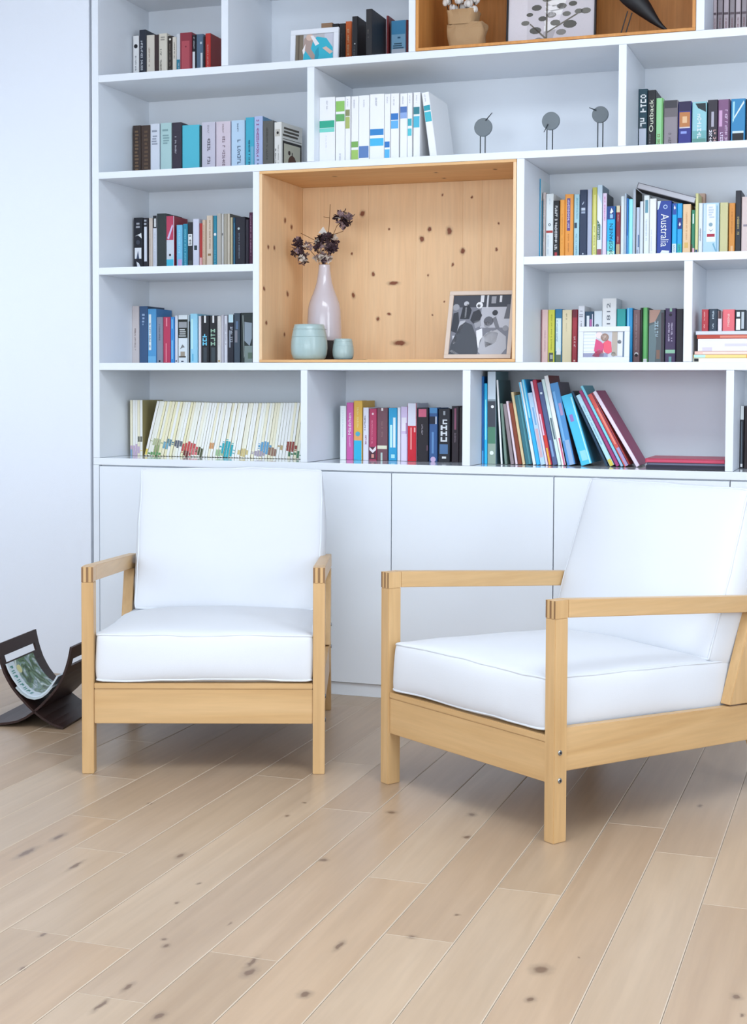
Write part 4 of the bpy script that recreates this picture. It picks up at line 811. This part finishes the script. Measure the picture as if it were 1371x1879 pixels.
def art_pink(q):
    q.quad(0, 1, 0, 1, '#b9bcc4'); q.quad(0, .3, .15, 1, '#d5dbe6')
    for i in range(6): q.quad(0, .28, .22+i*.13, .24+i*.13, '#b2bccb')
    q.quad(0, .6, 0, .16, '#8a8ca4'); q.quad(.7, .83, .05, 1, '#a89c90'); q.quad(.84, .96, .05, 1, '#d0d0d4'); q.quad(.96, 1, 0, 1, '#5a7088')
    q.poly(((.26, .25), (.3, .72), (.42, .62), (.5, .5), (.48, .2), (.3, .18)), '#c64a74'); q.poly(((.5, .22), (.48, .55), (.58, .68), (.68, .6), (.7, .2), (.6, .12)), '#d8566a')
    q.poly(((.22, .05), (.3, .22), (.5, .2), (.5, .02), (.3, 0)), '#c8385c')
    q.disc(.38, .86, .085, '#d9c8c6', 12); q.disc(.52, .78, .10, '#8f7468', 12); q.disc(.52, .77, .065, '#e0c4b8', 12); q.disc(.38, .24, .05, '#e6c8c0', 8); q.disc(.47, .2, .05, '#e6c8c0', 8)
    q.disc(.88, .6, .05, '#6f7078', 8); q.disc(.74, .12, .06, '#8a8c84', 8)
Yf = .13
a, b = ony(1060.6, 630, Yf), ony(1154.6, 630, Yf)
frame('photo_frame', 'white photo frame with two people in pink, fourth row middle cell', (a.x, Yf, ZC1+.0004), b.x-a.x, ony(1100, 599.5, Yf).z-ZC1, .019, .014, WF, R(4), 0, art_pink)
def art_wed(q):
    q.quad(0, 1, 0, 1, '#70727c'); q.quad(0, 1, .8, 1, '#3c3f48'); q.quad(.5, 1, .45, .8, '#a9abb4'); q.quad(.58, .61, .78, 1, '#b9bbc2'); q.quad(.47, .53, .88, 1, '#c4c6cc'); q.quad(.66, .74, .86, .98, '#8a8c94'); q.quad(.8, .84, .88, .99, '#c4c6cc')
    q.poly(((0, .4), (.02, .7), (.1, .72), (.14, .5), (.1, .36)), '#33363e'); q.disc(.055, .8, .06, '#8c8e96', 10); q.poly(((.14, .6), (.17, .8), (.26, .86), (.33, .75), (.3, .6)), '#2b2e36'); q.disc(.23, .86, .045, '#a9abb2', 10); q.quad(.215, .245, .62, .8, '#b5b7be')
    q.poly(((.1, .36), (.14, .56), (.24, .58), (.22, .5), (.14, .34)), '#a6a8b0')
    q.poly(((0, 0), (.02, .18), (.14, .48), (.24, .55), (.36, .5), (.46, .28), (.5, .04), (.48, 0)), '#43474f')
    q.poly(((.32, .58), (.36, .72), (.46, .76), (.52, .66), (.48, .56), (.38, .52)), '#33353c'); q.poly(((.38, .56), (.5, .58), (.52, .48), (.42, .44)), '#8e9098'); q.disc(.46, .83, .06, '#d5d7dc', 10); q.disc(.45, .82, .03, '#4a4c54', 8)
    q.poly(((.44, .4), (.54, .44), (.56, .3), (.5, .1), (.46, .25)), '#d2d4da')
    q.poly(((.5, .05), (.52, .25), (.62, .36), (.8, .42), (.96, .3), (.98, .1), (.9, 0), (.55, 0)), '#a2a4ac'); q.poly(((.58, .32), (.7, .4), (.82, .36), (.8, .2), (.62, .12)), '#b9bbc2')
    q.disc(.64, .56, .085, '#5a5c64', 12); q.disc(.62, .5, .055, '#8c8e96', 10); q.disc(.74, .7, .05, '#33353c', 10); q.poly(((.7, .6), (.76, .64), (.84, .44), (.78, .42)), '#6c6e76'); q.poly(((.9, .6), (.94, .84), (1, .84), (1, .6)), '#5c5e66'); q.disc(.94, .44, .05, '#84868e', 10); q.poly(((0, .06), (.05, .08), (.2, .0), (.12, 0)), '#c9cbd2'); q.poly(((.03, .32), (.1, .32), (.1, .2), (.06, .18)), '#b2b4bc')
Yf = .10
zb = ZC1+.0116
a, b = ony(814, 659, Yf), ony(936.5, 659, Yf)
frame('photo_frame', 'pale wooden frame with black and white wedding photo in the pine box', (a.x, Yf, zb+.0008), b.x-a.x, .275, .0165, .014, paint('#d8c6b8', .5), R(18), 0, art_wed)
def art_euc(q):
    q.quad(0, 1, 0, 1, '#c2bec4'); q.quad(.0, .22, 0, 1, '#cdc9cf')
    r = random.Random(8)
    for i in range(9):
        y = .02+.06*i; q.poly(((.36+.02*i, y), (.5+.02*i, y+.02), (.52+.02*i, y+.09), (.42, y+.07)), r.choice(['#dedce0', '#a8a4a8', '#d2ced4']))
    for (x, z, s) in ((.32, .22, .07), (.62, .18, .06), (.72, .27, .08), (.55, .3, .06), (.36, .1, .05), (.3, .04, .06), (.45, .02, .05), (.2, .32, .05), (.68, .4, .05), (.82, .42, .05), (.9, .42, .06), (.5, .4, .06), (.4, .36, .05), (.62, .5, .06), (.33, .5, .06), (.45, .6, .06), (.25, .42, .04), (.75, .52, .05)):
        q.disc(x, z, s, r.choice(['#55544f', '#6b6a64', '#7e7c78']), 10, s*.62)
    q.quad(.44, .46, 0, .6, '#6a655c'); q.poly(((.46, .2), (.8, .4), (.81, .385), (.46, .18)), '#6a655c'); q.poly(((.44, .1), (.25, .3), (.26, .31), (.45, .12)), '#6a655c')
Yf = .17
zb2 = ZA1+.0116
a, b = ony(928, 60, Yf), ony(1093, 50, Yf)
frame('poster_frame', 'thin black frame with eucalyptus print in the top wooden box', (a.x, Yf, zb2+.0008), b.x-a.x, .322, .007, .016, BLACK, R(4), 0, art_euc)

# vase with dried flowers, cups, tray in the pine box
S = 1/455.0
GL = surf('lilac_white_glaze', (0.62, 0.55, 0.58), 0.16, 0, 1, 0.08, coat=0.4)
VY = .219; c0 = ony(595, 640, VY)
v = tag(empty('vase', (c0.x, VY, zb+.0006)), 'tall lilac white bottle vase with dark unglazed foot in the pine box', 'vase')
bm = bmesh.new(); lathe(bm, [(.056, 0), (.062, .004), (.066, .03), (.068, .0785)], 48); obj('foot', bm, surf('dark_clay', (.04, .032, .03), .8, .2, 300, .2), v, smooth=True)
bm = bmesh.new(); lathe(bm, [(.0682, .079), (.0705, .083), (.0705, .10), (.069, .14), (.067, .18), (.0655, .205), (.0615, .228), (.054, .25), (.0465, .267), (.038, .29), (.031, .315), (.0265, .342), (.0235, .368), (.0228, .381), (.0215, .384), (.019, .381), (.018, .34)], 48, cap=False); obj('body', bm, GL, v, smooth=True)
FLW = paint('#3a262e', .8); FLL = paint('#8c7478', .85); FLC = paint('#d6c8bc', .85); STEM = paint('#7a5232', .7)
fl = tag(empty('dried_flowers', (c0.x, VY, zb+.39)), 'dried dark purple hydrangea stems standing in the lilac vase', 'flowers')
fr = random.Random(21)
def px_local(x, y, Y): q = ony(x, y, Y); return Vector((q.x-c0.x, q.y-VY, q.z-(zb+.39)))
def floret_head(cx, cy, rx, ry, n, cols, Y=.219):
    bm = bmesh.new()
    for i in range(n):
        a = fr.uniform(0, 2*math.pi); rr = math.sqrt(fr.random()); q = px_local(cx+rx*rr*math.cos(a), cy+ry*rr*math.sin(a), Y+fr.uniform(-.02, .02))
        M = Matrix.Rotation(fr.uniform(0, 6.28), 4, 'Z') @ Matrix.Rotation(fr.uniform(0, 6.28), 4, 'X')
        mi = fr.choices(range(3), cols)[0]
        for kk in range(4):       # four cupped petals
            A = Matrix.Translation(q) @ M @ Matrix.Rotation(kk*math.pi/2, 4, 'Z')
            s_ = fr.uniform(.010, .0145)
            P = [A @ Vector(c) for c in ((0, 0, 0), (s_*.7, -s_*.55, .0015), (s_*1.35, 0, .004), (s_*.7, s_*.55, .0015))]
            bm.faces.new([bm.verts.new(c) for c in P]).material_index = mi
    obj('flower_head', bm, [FLW, FLL, FLC], fl)
floret_head(597, 447, 22, 18, 80, (5, 2, 1)); floret_head(592, 472, 15, 8, 26, (1, 2, 5)); floret_head(631, 402, 16, 14, 44, (6, 2, .5)); floret_head(547, 457, 9, 18, 32, (5, 1, 1)); floret_head(555, 472, 10, 12, 22, (1, 2, 5)); floret_head(566, 452, 7, 9, 8, (1, 3, 1))
for pts in (((594, 520), (596, 480), (603, 430), (605, 400), (606, 375)), ((596, 520), (598, 478), (612, 430), (618, 415), (628, 405)), ((592, 520), (585, 478), (570, 460), (556, 450)), ((593, 520), (592, 480), (580, 442), (552, 428)), ((595, 520), (590, 470), (586, 430)), ((605, 400), (600, 399), (594, 398)), ((612, 430), (620, 428), (630, 424))):
    bm = bmesh.new(); tube(bm, [px_local(x, y, VY+.002*i) for i, (x, y) in enumerate(pts)], .0013, 5); obj('stem', bm, STEM, fl)
q = [px_local(x, y, .229) for x, y in ((582, 440), (590, 428), (584, 428), (593, 416), (602, 430), (598, 428), (606, 440))]
bm = bmesh.new()
A = [bm.verts.new(c) for c in q]; B = [bm.verts.new(c+Vector((0, .002, 0))) for c in q]
bm.faces.new(A); bm.faces.new(B[::-1])
for i in range(len(q)): bm.faces.new((A[i], B[i], B[(i+1) % len(q)], A[(i+1) % len(q)]))
fixn(bm); o = obj('paper_tree', bm, paint('#dcd8d4', .7), fl); o['label'] = 'small white paper fir tree tucked among the flowers'
MINT = surf('mint_glaze', (0.40, 0.53, 0.53), 0.28, .05, 120, .08, coat=0.2)
def cup(px, py, Y, sc, label):
    q = ony(px, py, Y)
    p = tag(empty('cup', (q.x, Y, zb+.0024 if sc < .8 else zb+.0006)), label, 'cup', 'mint cups in the pine box')
    pr_ = [(.055, 0), (.064, .006), (.070, .022), (.0725, .046), (.0715, .07), (.0675, .098), (.061, .128), (.0585, .138), (.0565, .1385), (.055, .135), (.06, .1), (.066, .06), (.064, .02), (.05, .008)]
    bm = bmesh.new(); lathe(bm, [(r*sc, z*sc) for r, z in pr_], 44); obj('bowl', bm, MINT, p, smooth=True)
    bm = bmesh.new()
    for k in range(3): tube(bm, [((.0718-.002*k)*sc*math.cos(t*.2618), (.0718-.002*k)*sc*math.sin(t*.2618), (.06+.03*k)*sc) for t in range(24)], .0006*sc, 5, True)
    obj('throwing_ring', bm, MINT, p, smooth=True)
cup(567.5, 640, .075, 1.0, 'large mint green ceramic cup in front of the vase')
cup(629.8, 640, .12, .585, 'small mint green ceramic cup right of the vase')
bm = bmesh.new(); q0, q1 = ony(603, 657, .11).x, ony(676, 657, .11).x
bx(bm, q0, q1, .075, .165, zb+.0004, zb+.0022)
tag(obj('coaster', bm, paint('#4a4038', .7)), 'thin dark flat coaster under the small mint cup', 'coaster')

# three little bird figures of grey discs on wire legs
DISC = surf('grey_felt_disc', (.20, .23, .25), .8, .2, 400, .15); WIRE = paint('#2c353b', .4)
birds = [(887, 234, 16.2, (881.7, 890.5), ((891.5, 221), (903.3, 207)), 'grey disc bird figure with beak raised to the right'), (1011.2, 222.3, 16.2, (1003.8, 1014.2), ((1005.7, 228.2), (998.4, 242.6)), 'grey disc bird figure pecking downward, middle of three'), (1101.8, 210.5, 15, (1097.3, 1106.6), ((1094.3, 202.6), (1081.5, 197.7)), 'grey disc bird figure with beak pointing left, by the divider')]
Yb = .16
for (cx, cy, r, lg, bk, lab) in birds:
    C_ = ony(cx, cy, Yb); p = tag(empty('bird_figure', (C_.x, Yb, ZB1+.0003)), lab, 'figurine', 'disc birds on the second shelf')
    s_ = (ony(cx+r, cy, Yb).x-ony(cx-r, cy, Yb).x)/2; hz = C_.z-ZB1
    bm = bmesh.new(); n = 32; pr_ = []
    for yy, rr in ((-.006, .93), (-.0045, 1), (.0045, 1), (.006, .93)):
        pr_.append([bm.verts.new((s_*rr*math.cos(2*math.pi*k/n), yy, hz+s_*rr*math.sin(2*math.pi*k/n))) for k in range(n)])
    bm.faces.new(pr_[0]); bm.faces.new(pr_[-1][::-1])
    for A, B in zip(pr_, pr_[1:]):
        for k in range(n): bm.faces.new((A[k], A[(k+1) % n], B[(k+1) % n], B[k]))
    fixn(bm); obj('body', bm, DISC, p)
    for lx in lg:
        X = ony(lx, cy+r, Yb).x-C_.x; bm = bmesh.new(); tube(bm, [(X, 0, 0), (X, 0, hz-s_*.9)], .0021, 7); obj('leg', bm, WIRE, p)
    a, b = ony(*bk[0], Yb-.007), ony(*bk[1], Yb-.02); bm = bmesh.new(); tube(bm, [a-Vector((C_.x, Yb, ZB1)), b-Vector((C_.x, Yb, ZB1))], .0024, 7, r_end=.0014); obj('beak', bm, WIRE, p)

# top wooden box: cotton bouquet in a paper bag, black bird
Yk = .13
A = ony(852, 60, Yk); KR = surf('kraft_paper', (.52, .33, .17), .8, .5, 40, .25)
p = tag(empty('paper_bag', (A.x, Yk, zb2+.0006)), 'crumpled brown paper bag in the top wooden box', 'bag')
def bag(w_, d_, h_, seed, ox, oz, rim):
    bm = bmesh.new(); rows = 12; n = 36; rg = []
    for i in range(rows+1):
        t = i/rows; ring = []
        for k in range(n):
            a = 2*math.pi*k/n; ca, sa = math.cos(a), math.sin(a); e = .45
            f = 1+.10*t if rim == 0 else 1+.22*t*t
            q = Vector((ox+w_*f*math.copysign(abs(ca)**e, ca), d_*f*math.copysign(abs(sa)**e, sa), oz+h_*t))
            q += noise.noise_vector(q*24+Vector((seed, 0, 0)))*.010*(.25+t)
            q.z = max(q.z, oz); ring.append(bm.verts.new(q))
        rg.append(ring)
    for P, Q in zip(rg, rg[1:]):
        for k in range(n): bm.faces.new((P[k], P[(k+1) % n], Q[(k+1) % n], Q[k]))
    if rim == 0: bm.faces.new(rg[0][::-1])
    return bm
obj('sack', bag(.066, .04, .105, 3, .012, 0, 0), KR, p); obj('folded_rim', bag(.052, .046, .052, 9, -.004, .100, 1), KR, p)
fr = random.Random(5)
p = tag(empty('cotton_stems', (A.x, Yk, zb2+.12)), 'white cotton bolls on dark stems standing in the paper bag', 'flowers')
for (x, y) in ((820, 4), (833, 15), (843, 1), (851, 16), (860, 7), (868, 18), (828, -8), (872, 0), (850, -14), (838, -20), (862, -22)):
    q = ony(x, y, Yk+fr.uniform(-.03, .02))-Vector((A.x, Yk, zb2+.12)); bm = bmesh.new()
    for kk in range(4):
        a = kk*1.57+fr.random(); ellipsoid(bm, q+Vector((.008*math.cos(a), .008*math.sin(a), fr.uniform(-.003, .004))), (.0105, .0105, .014), 10, 7, nz=.0015)
    obj('cotton_boll', bm, surf('cotton_fluff', (.80, .76, .72), .95, .4, 200, .1), p, smooth=True)
    bm = bmesh.new(); tube(bm, [(q.x*.35, q.y*.3, -.1), (q.x*.8, q.y*.8, q.z*.4-.02), (q.x, q.y, q.z-.008)], .0018, 5); obj('stem', bm, paint('#3c2a22', .8), p)
Yk = .12
p = tag(empty('bird_sculpture', (ony(1140, 62, Yk).x, Yk, zb2+.0006)), 'black wooden bird sculpture on wire legs in the top wooden box', 'sculpture')
O = p.location
spine = [((1226, 56), .003), ((1214, 49), .0085), ((1200, 36), .017), ((1184, 18), .030), ((1166, 0), .040), ((1150, -16), .043), ((1138, -33), .037), ((1130, -50), .028), ((1125, -64), .024), ((1117, -74), .019), ((1105, -78), .009), ((1092, -79), .002)]
bm = bmesh.new(); pts = [ony(*a, Yk)-O for a, _ in spine]; rings = []
for i, (q, (_, r)) in enumerate(zip(pts, spine)):
    t = (pts[min(i+1, len(pts)-1)]-pts[max(i-1, 0)]).normalized(); nrm = Vector((0, 1, 0)); bn = t.cross(nrm).normalized()
    rings.append([bm.verts.new(q+nrm*r*.85*math.cos(2*math.pi*k/18)+bn*r*math.sin(2*math.pi*k/18)) for k in range(18)])
for P, Q in zip(rings, rings[1:]):
    for k in range(18): bm.faces.new((P[k], P[(k+1) % 18], Q[(k+1) % 18], Q[k]))
bm.faces.new(rings[0]); bm.faces.new(rings[-1]); fixn(bm)
o = obj('body', bm, paint('#1b1b1f', .45), p, smooth=True); sm = o.modifiers.new('s', 'SUBSURF'); sm.levels = 1; sm.render_levels = 1
for dx, dy in ((0, -.012), (6, .012)):
    a, b = ony(1137+dx, 64, Yk)-O, ony(1153+dx, 22, Yk)-O; a.z = 0; a.y += dy; b.y += dy; bm = bmesh.new(); tube(bm, [a, b], .0022, 7); obj('leg', bm, paint('#1b1b1f', .4), p)

# ================================================================ ARMCHAIRS
W = .75; LW = .037; LD = .047
def cushion(name, w_, d_, h_, parent, bulge, M, seed, rad=.019):
    """boxed cushion with bulging faces; local box centred at origin, transformed by M"""
    bm = bmesh.new(); n = 16; nz_ = 7; idx = {}
    def g(t): return math.sin(t*math.pi/2)
    us = [g(-1+2*i/n) for i in range(n+1)]; ws = [g(-1+2*i/nz_) for i in range(nz_+1)]
    def shape(a, b, c):
        hx, hy, hz = w_/2, d_/2, h_/2
        q = Vector((a*hx, b*hy, c*hz)); cl = Vector((max(-hx+rad, min(hx-rad, q.x)), max(-hy+rad, min(hy-rad, q.y)), max(-hz+rad, min(hz-rad, q.z)))); dv = q-cl
        if dv.length > rad: q = cl+dv.normalized()*rad
        fa, fb, fc = 1-a*a, 1-b*b, 1-c*c
        q.z += c*bulge*(fa**.7)*(fb**.7); q.x += a*bulge*.35*fb*fc; q.y += b*bulge*.35*fa*fc
        q += noise.noise_vector(q*5.0+Vector((seed, 0, 0)))*.0065+noise.noise_vector(q*14+Vector((0, seed, 0)))*.0030
        return q
    def vert(a, b, c):
        key = (round(a, 5), round(b, 5), round(c, 5))
        if key not in idx: idx[key] = bm.verts.new(M @ shape(a, b, c))
        return idx[key]
    def face(A, B, f):
        for i in range(len(A)-1):
            for j in range(len(B)-1): bm.faces.new((f(A[i], B[j]), f(A[i+1], B[j]), f(A[i+1], B[j+1]), f(A[i], B[j+1])))
    for s_ in (-1, 1):
        face(us, us, lambda a, b: vert(a, b, s_)); face(us, ws, lambda a, c: vert(a, s_, c)); face(us, ws, lambda b, c: vert(s_, b, c))
    fixn(bm); o = obj(name, bm, FABRIC, parent, smooth=True); sm = o.modifiers.new('s', 'SUBSURF'); sm.levels = 1; sm.render_levels = 1
    for s_ in (-1, 1):     # piping round the seam of each large face
        pts = []
        for k in range(4):
            e = [(us[i], -1) for i in range(n)] if k == 0 else [(1, us[i]) for i in range(n)] if k == 1 else [(-us[i], 1) for i in range(n)] if k == 2 else [(-1, -us[i]) for i in range(n)]
            pts += e
        loop = []
        for a, b in pts:
            q = shape(a, b, s_)
            loop.append(M @ q)
        b2 = bmesh.new(); tube(b2, loop, .0038, 6, True); obj('piping', b2, PIPING, o, smooth=True)
    return o
def armchair(loc, rz, label, seed, back_shift=0.0):
    ch = tag(empty('armchair', loc, rz), label, 'armchair', 'birch armchairs with white cushions')
    def b(n, x0, x1, y0, y1, z0, z1, m=BIRCH, par=ch, bev=.0018):
        bm = bmesh.new(); bx(bm, x0, x1, y0, y1, z0, z1); bmesh.ops.bevel(bm, geom=bm.edges[:], offset=bev, segments=2, affect='EDGES'); return obj(n, bm, m, par)
    AT = .643; ah = .048; sl = -.068
    for s_ in (-1, 1):
        xo = s_*W/2; xi = s_*(W/2-LW); xa, xb = min(xo, xi), max(xo, xi)
        lg = b('leg', xa, xb, 0, LD, 0, AT-ah)
        # box joint at the top of the front leg: fingers of leg and arm alternate
        cuts = [0, .0055, .0145, .0225, .0315, LW]; cuts = [0, .0062, .0150, .0220, .0308, LW]
        for k in range(5):
            x0, x1_ = xa+cuts[k], xa+cuts[k+1]
            f_ = b('joint_finger', x0+.0001, x1_-.0001, .0, LD, AT-ah+.0001, AT-.0003, BIRCH, lg, .0003)
            if k % 2 == 0: b('end_grain', x0+.0004, x1_-.0004, -.0004, .0006, AT-ah+.0005, AT-.0012, ENDGRAIN, lg, .0001)
        # arm, sloping gently to the back
        bm = bmesh.new(); prism(bm, [(LD+.0002, AT-ah), (LD+.0002, AT), (.905, AT+sl*.905), (.915, AT+sl*.905-ah)], 0, xa, xb); fixn(bm); bmesh.ops.bevel(bm, geom=bm.edges[:], offset=.0018, segments=2, affect='EDGES'); obj('armrest', bm, BIRCH_Y, ch)
        # rear leg: raked foot below, reclined back post above
        bm = bmesh.new(); prism(bm, [(.895, 0), (.955, 0), (.868, .24), (.890, .5325), (.800, .5395), (.707, .2770), (.801, .2735), (.801, .20)], 0, xa, xb)
        fixn(bm); bmesh.ops.bevel(bm, geom=bm.edges[:], offset=.0018, segments=2, affect='EDGES'); obj('leg', bm, BIRCH, ch)
        # side rail inside the legs
        xr0, xr1 = (s_*(W/2-.004), s_*(W/2-.031)); xr0, xr1 = min(xr0, xr1), max(xr0, xr1)
        bm = bmesh.new(); prism(bm, [(LD+.0002, .187), (LD+.0002, .302), (.800, .2680), (.800, .1620)], 0, xr0, xr1); fixn(bm); bmesh.ops.bevel(bm, geom=bm.edges[:], offset=.0018, segments=2, affect='EDGES'); obj('side_rail', bm, BIRCH_Y, ch)
        for (yy, zz_) in ((.021, .240), (.021, .166), (.835, .33), (.835, .25)):
            M = Matrix.Translation((xo, yy, zz_)) @ Matrix.Rotation(math.pi/2*s_, 4, 'Y'); bm = bmesh.new()
            lathe(bm, [(.0072, 0), (.0072, .0012), (.006, .0026), (.0032, .003)], 14); bm.transform(M); bo = obj('bolt', bm, STEEL, ch)
            bm = bmesh.new(); lathe(bm, [(.0031, .0025), (.0031, .0032)], 6); bm.transform(M); obj('hex_socket', bm, BLACK, bo)
    xi = W/2-LW
    b('front_rail', -xi+.0003, xi-.0003, .006, .032, .156, .264, BIRCH_X)
    b('front_ledge', -xi+.0003, xi-.0003, .004, .05, .2643, .281, BIRCH_X)
    b('rear_rail', -xi+.0003, xi-.0003, .790, .815, .17, .262, BIRCH_X)
    for k in range(6):
        y = .10+k*.125; b('seat_slat', -xi+.032, xi-.032, y, y+.06, .244-.02*y, .258-.02*y, BIRCH_X)
    for k in range(4):
        z = .33+k*.085; y = .795+(z-.27)*.29; b('back_slat', -xi+.0003, xi-.0003, y, y+.018, z, z+.05, BIRCH_X)
    # cushions
    tilt = math.atan2(.035, .76)
    M = Matrix.Translation((0.0, .392, .3435)) @ Matrix.Rotation(-tilt, 4, 'X')
    cushion('seat_cushion', .672, 0.765, .148, ch, .030, M, seed)
    lean = R(20.5); hgt = .530; th = .125
    cz = Vector((back_shift, .655+math.sin(lean)*hgt/2+math.cos(lean)*th/2, .408+math.cos(lean)*hgt/2-math.sin(lean)*th/2))
    M = Matrix.Translation(cz) @ Matrix.Rotation(-lean, 4, 'X') @ Matrix.Rotation(math.pi/2, 4, 'X')
    cushion('back_cushion', .665, hgt, th, ch, .034, M, seed+7)
    return ch
def chair_loc(p_right, ang): return (p_right[0]-math.cos(ang)*W/2, p_right[1]-math.sin(ang)*W/2, .0003)
a1 = R(19.5); m1 = ((.731+1.449)/2, (-1.353-1.099)/2)
armchair((m1[0], m1[1], .0003), a1, 'birch armchair with white cushions on the left, facing the camera', 3.0, .012)
a2 = R(-33.86); m2 = ((1.639+2.253)/2, (-1.129-1.541)/2)
armchair((m2[0], m2[1], .0003), a2, 'birch armchair with white cushions on the right, turned sideways', 12.0)

# ================================================================ MAGAZINE RACK AND ITS MAGAZINES
def sheet(prof, L0, L1, th, slot=None, seg_skip=None):
    """bent plywood sheet: profile (x,z) points, extruded along y L0..L1, optional slot cut (i0,i1,y0,y1)"""
    n = len(prof); P = [Vector((x, 0, z)) for x, z in prof]; N_ = []
    for i in range(n):
        t = (P[min(i+1, n-1)]-P[max(i-1, 0)]).normalized(); N_.append(Vector((-t.z, 0, t.x)))
    bm = bmesh.new(); ys = [L0, L1]
    if slot: ys = [L0, slot[0][2], slot[0][3], L1]
    V = {}
    for i in range(n):
        for j, y in enumerate(ys):
            for k in (0, 1): V[i, j, k] = bm.verts.new(P[i]+N_[i]*(th*(k-.5))+Vector((0, y, 0)))
    hole = set()
    if slot:
        for (i0, i1, _, _) in slot:
            for i in range(i0, i1): hole.add((i, 1))
    m_ = len(ys)-1
    for i in range(n-1):
        for j in range(m_):
            if (i, j) in hole: continue
            for k in (0, 1):
                f = [V[i, j, k], V[i+1, j, k], V[i+1, j+1, k], V[i, j+1, k]]; bm.faces.new(f)
            for (di, dj, e) in ((i-1, j, ((i, j), (i, j+1))), (i+1, j, ((i+1, j), (i+1, j+1))), (i, j-1, ((i, j), (i+1, j))), (i, j+1, ((i, j+1), (i+1, j+1)))):
                if di < 0 or di > n-2 or dj < 0 or dj > m_-1 or (di, dj) in hole:
                    (p, q), (r, s_) = e; bm.faces.new((V[p, q, 0], V[r, s_, 0], V[r, s_, 1], V[p, q, 1]))
    fixn(bm); return bm

rk = tag(empty('magazine_rack', (.27, -.882, .0006), R(8.6)), 'dark brown bent plywood magazine rack on the floor by the wall', 'magazine rack')
prof = [(-.138, .290), (-.1345, .272), (-.1285, .245), (-.121, .220), (-.110, .190), (-.0985, .168), (-.085, .146), (-.071, .128), (-.057, .112), (-.040, .095), (-.023, .078), (0, .058), (.03, .036), (.06, .020), (.085, .0105), (.108, .0046)]
for m_, nm in ((1, 0), (-1, 1)):
    pf = [(x*m_, z) for x, z in prof]
    if m_ < 0: pf = [(x, z+.0002) for x, z in pf[:-3]]+[(-.062, .021), (-.10, .0125), (-.145, .0068), (-.185, .0048)]
    obj('bent_sheet', sheet(pf, 0.0, .33, .008, [(2, 3, .035, .295)]), WENGE, rk)
def mag_mat(name, band):
    m, nt, b = base_mat(name); N = nt.nodes.new; L = nt.links.new
    tc = N('ShaderNodeTexCoord'); sx_ = N('ShaderNodeSeparateXYZ'); L(tc.outputs['Object'], sx_.inputs[0])
    tn = N('ShaderNodeTexNoise'); tn.inputs['Scale'].default_value = 22; tn.inputs['Detail'].default_value = 4; tn.inputs['Distortion'].default_value = 1.5; L(tc.outputs['Object'], tn.inputs['Vector'])
    rp = N('ShaderNodeValToRGB'); e = rp.color_ramp.elements; e[0].position = .34; e[0].color = (*lin('#25402e'), 1); e[1].position = .66; e[1].color = (*lin('#c9d2c9'), 1)
    for p_, c_ in ((.44, '#4f6b3f'), (.52, '#6d8a78'), (.58, '#8a9ba4')):
        q = e.new(p_); q.color = (*lin(c_), 1)
    L(tn.outputs[0], rp.inputs[0])
    st = N('ShaderNodeMath'); st.operation = 'LESS_THAN'; st.inputs[1].default_value = band; L(sx_.outputs[1], st.inputs[0])
    mx = N('ShaderNodeMix'); mx.data_type = 'RGBA'; L(st.outputs[0], mx.inputs[0]); L(rp.outputs[0], mx.inputs[6]); mx.inputs[7].default_value = (*lin('#cdd8e0'), 1)
    L(mx.outputs[2], b.inputs['Base Color']); b.inputs['Roughness'].default_value = .35; return m
cp = [(x_, z_+.008) for x_, z_ in [(-.108, .212), (-.098, .187), (-.082, .160), (-.064, .137), (-.045, .118), (-.024, .105), (0, .1005), (.022, .107), (.042, .122), (.060, .143), (.074, .163), (.082, .176)]]
mg = tag(empty('magazine', (.27, -.882, .0006), R(8.6)), 'magazine with green leafy cover curling in the dark magazine rack', 'magazine', 'magazines in the rack')
bm = sheet(cp, .012, .235, .006); obj('cover', bm, [mag_mat('leafy_cover', .065)], mg, smooth=False)
GR = paint('#4f8f86', .5, 1.0); PL = [Vector((x, 0, z)) for x, z in cp]
def onprof(t, y, up_=.0034):
    i = min(int(t), len(PL)-2); f = t-i; q = PL[i].lerp(PL[i+1], f); tt = (PL[i+1]-PL[i]).normalized(); return q+Vector((-tt.z, 0, tt.x))*up_+Vector((0, y, 0))
bm = bmesh.new(); r = random.Random(2)
for k in range(8):
    t0 = .5+k*.62; t1 = t0+.36
    for (ya, yb, ta, tb) in (((.022, .046, t0, t0+.13), (.022, .046, t1-.12, t1)) if k % 2 else ((.022, .046, t0, t0+.14), (.032, .046, t0+.1, t1))):
        bm.faces.new([bm.verts.new(onprof(*c)) for c in ((ta, ya), (tb, ya), (tb, yb), (ta, yb))])
obj('title_lettering', bm, GR, mg)
bm = bmesh.new(); c_ = (1.2, .085)
bm.faces.new([bm.verts.new(onprof(c_[0]+.55*math.cos(a*.5236), c_[1]+.017*math.sin(a*.5236), .0036)) for a in range(12)]); o = obj('yellow_badge', bm, paint('#d2cf96', .5), mg)
mg2 = tag(empty('magazine', (.27, -.882, .0006), R(8.6)), 'white booklet lying under the leafy magazine in the dark rack', 'magazine', 'magazines in the rack')
low = []
for i_ in range(3, len(PL)-2):
    tt = (PL[i_+1]-PL[i_-1]).normalized(); q = PL[i_]-Vector((-tt.z, 0, tt.x))*.0064; low.append((q.x, q.z))
obj('pages', sheet(low, .004, .215, .006), paint('#b9c4c8', .6), mg2)
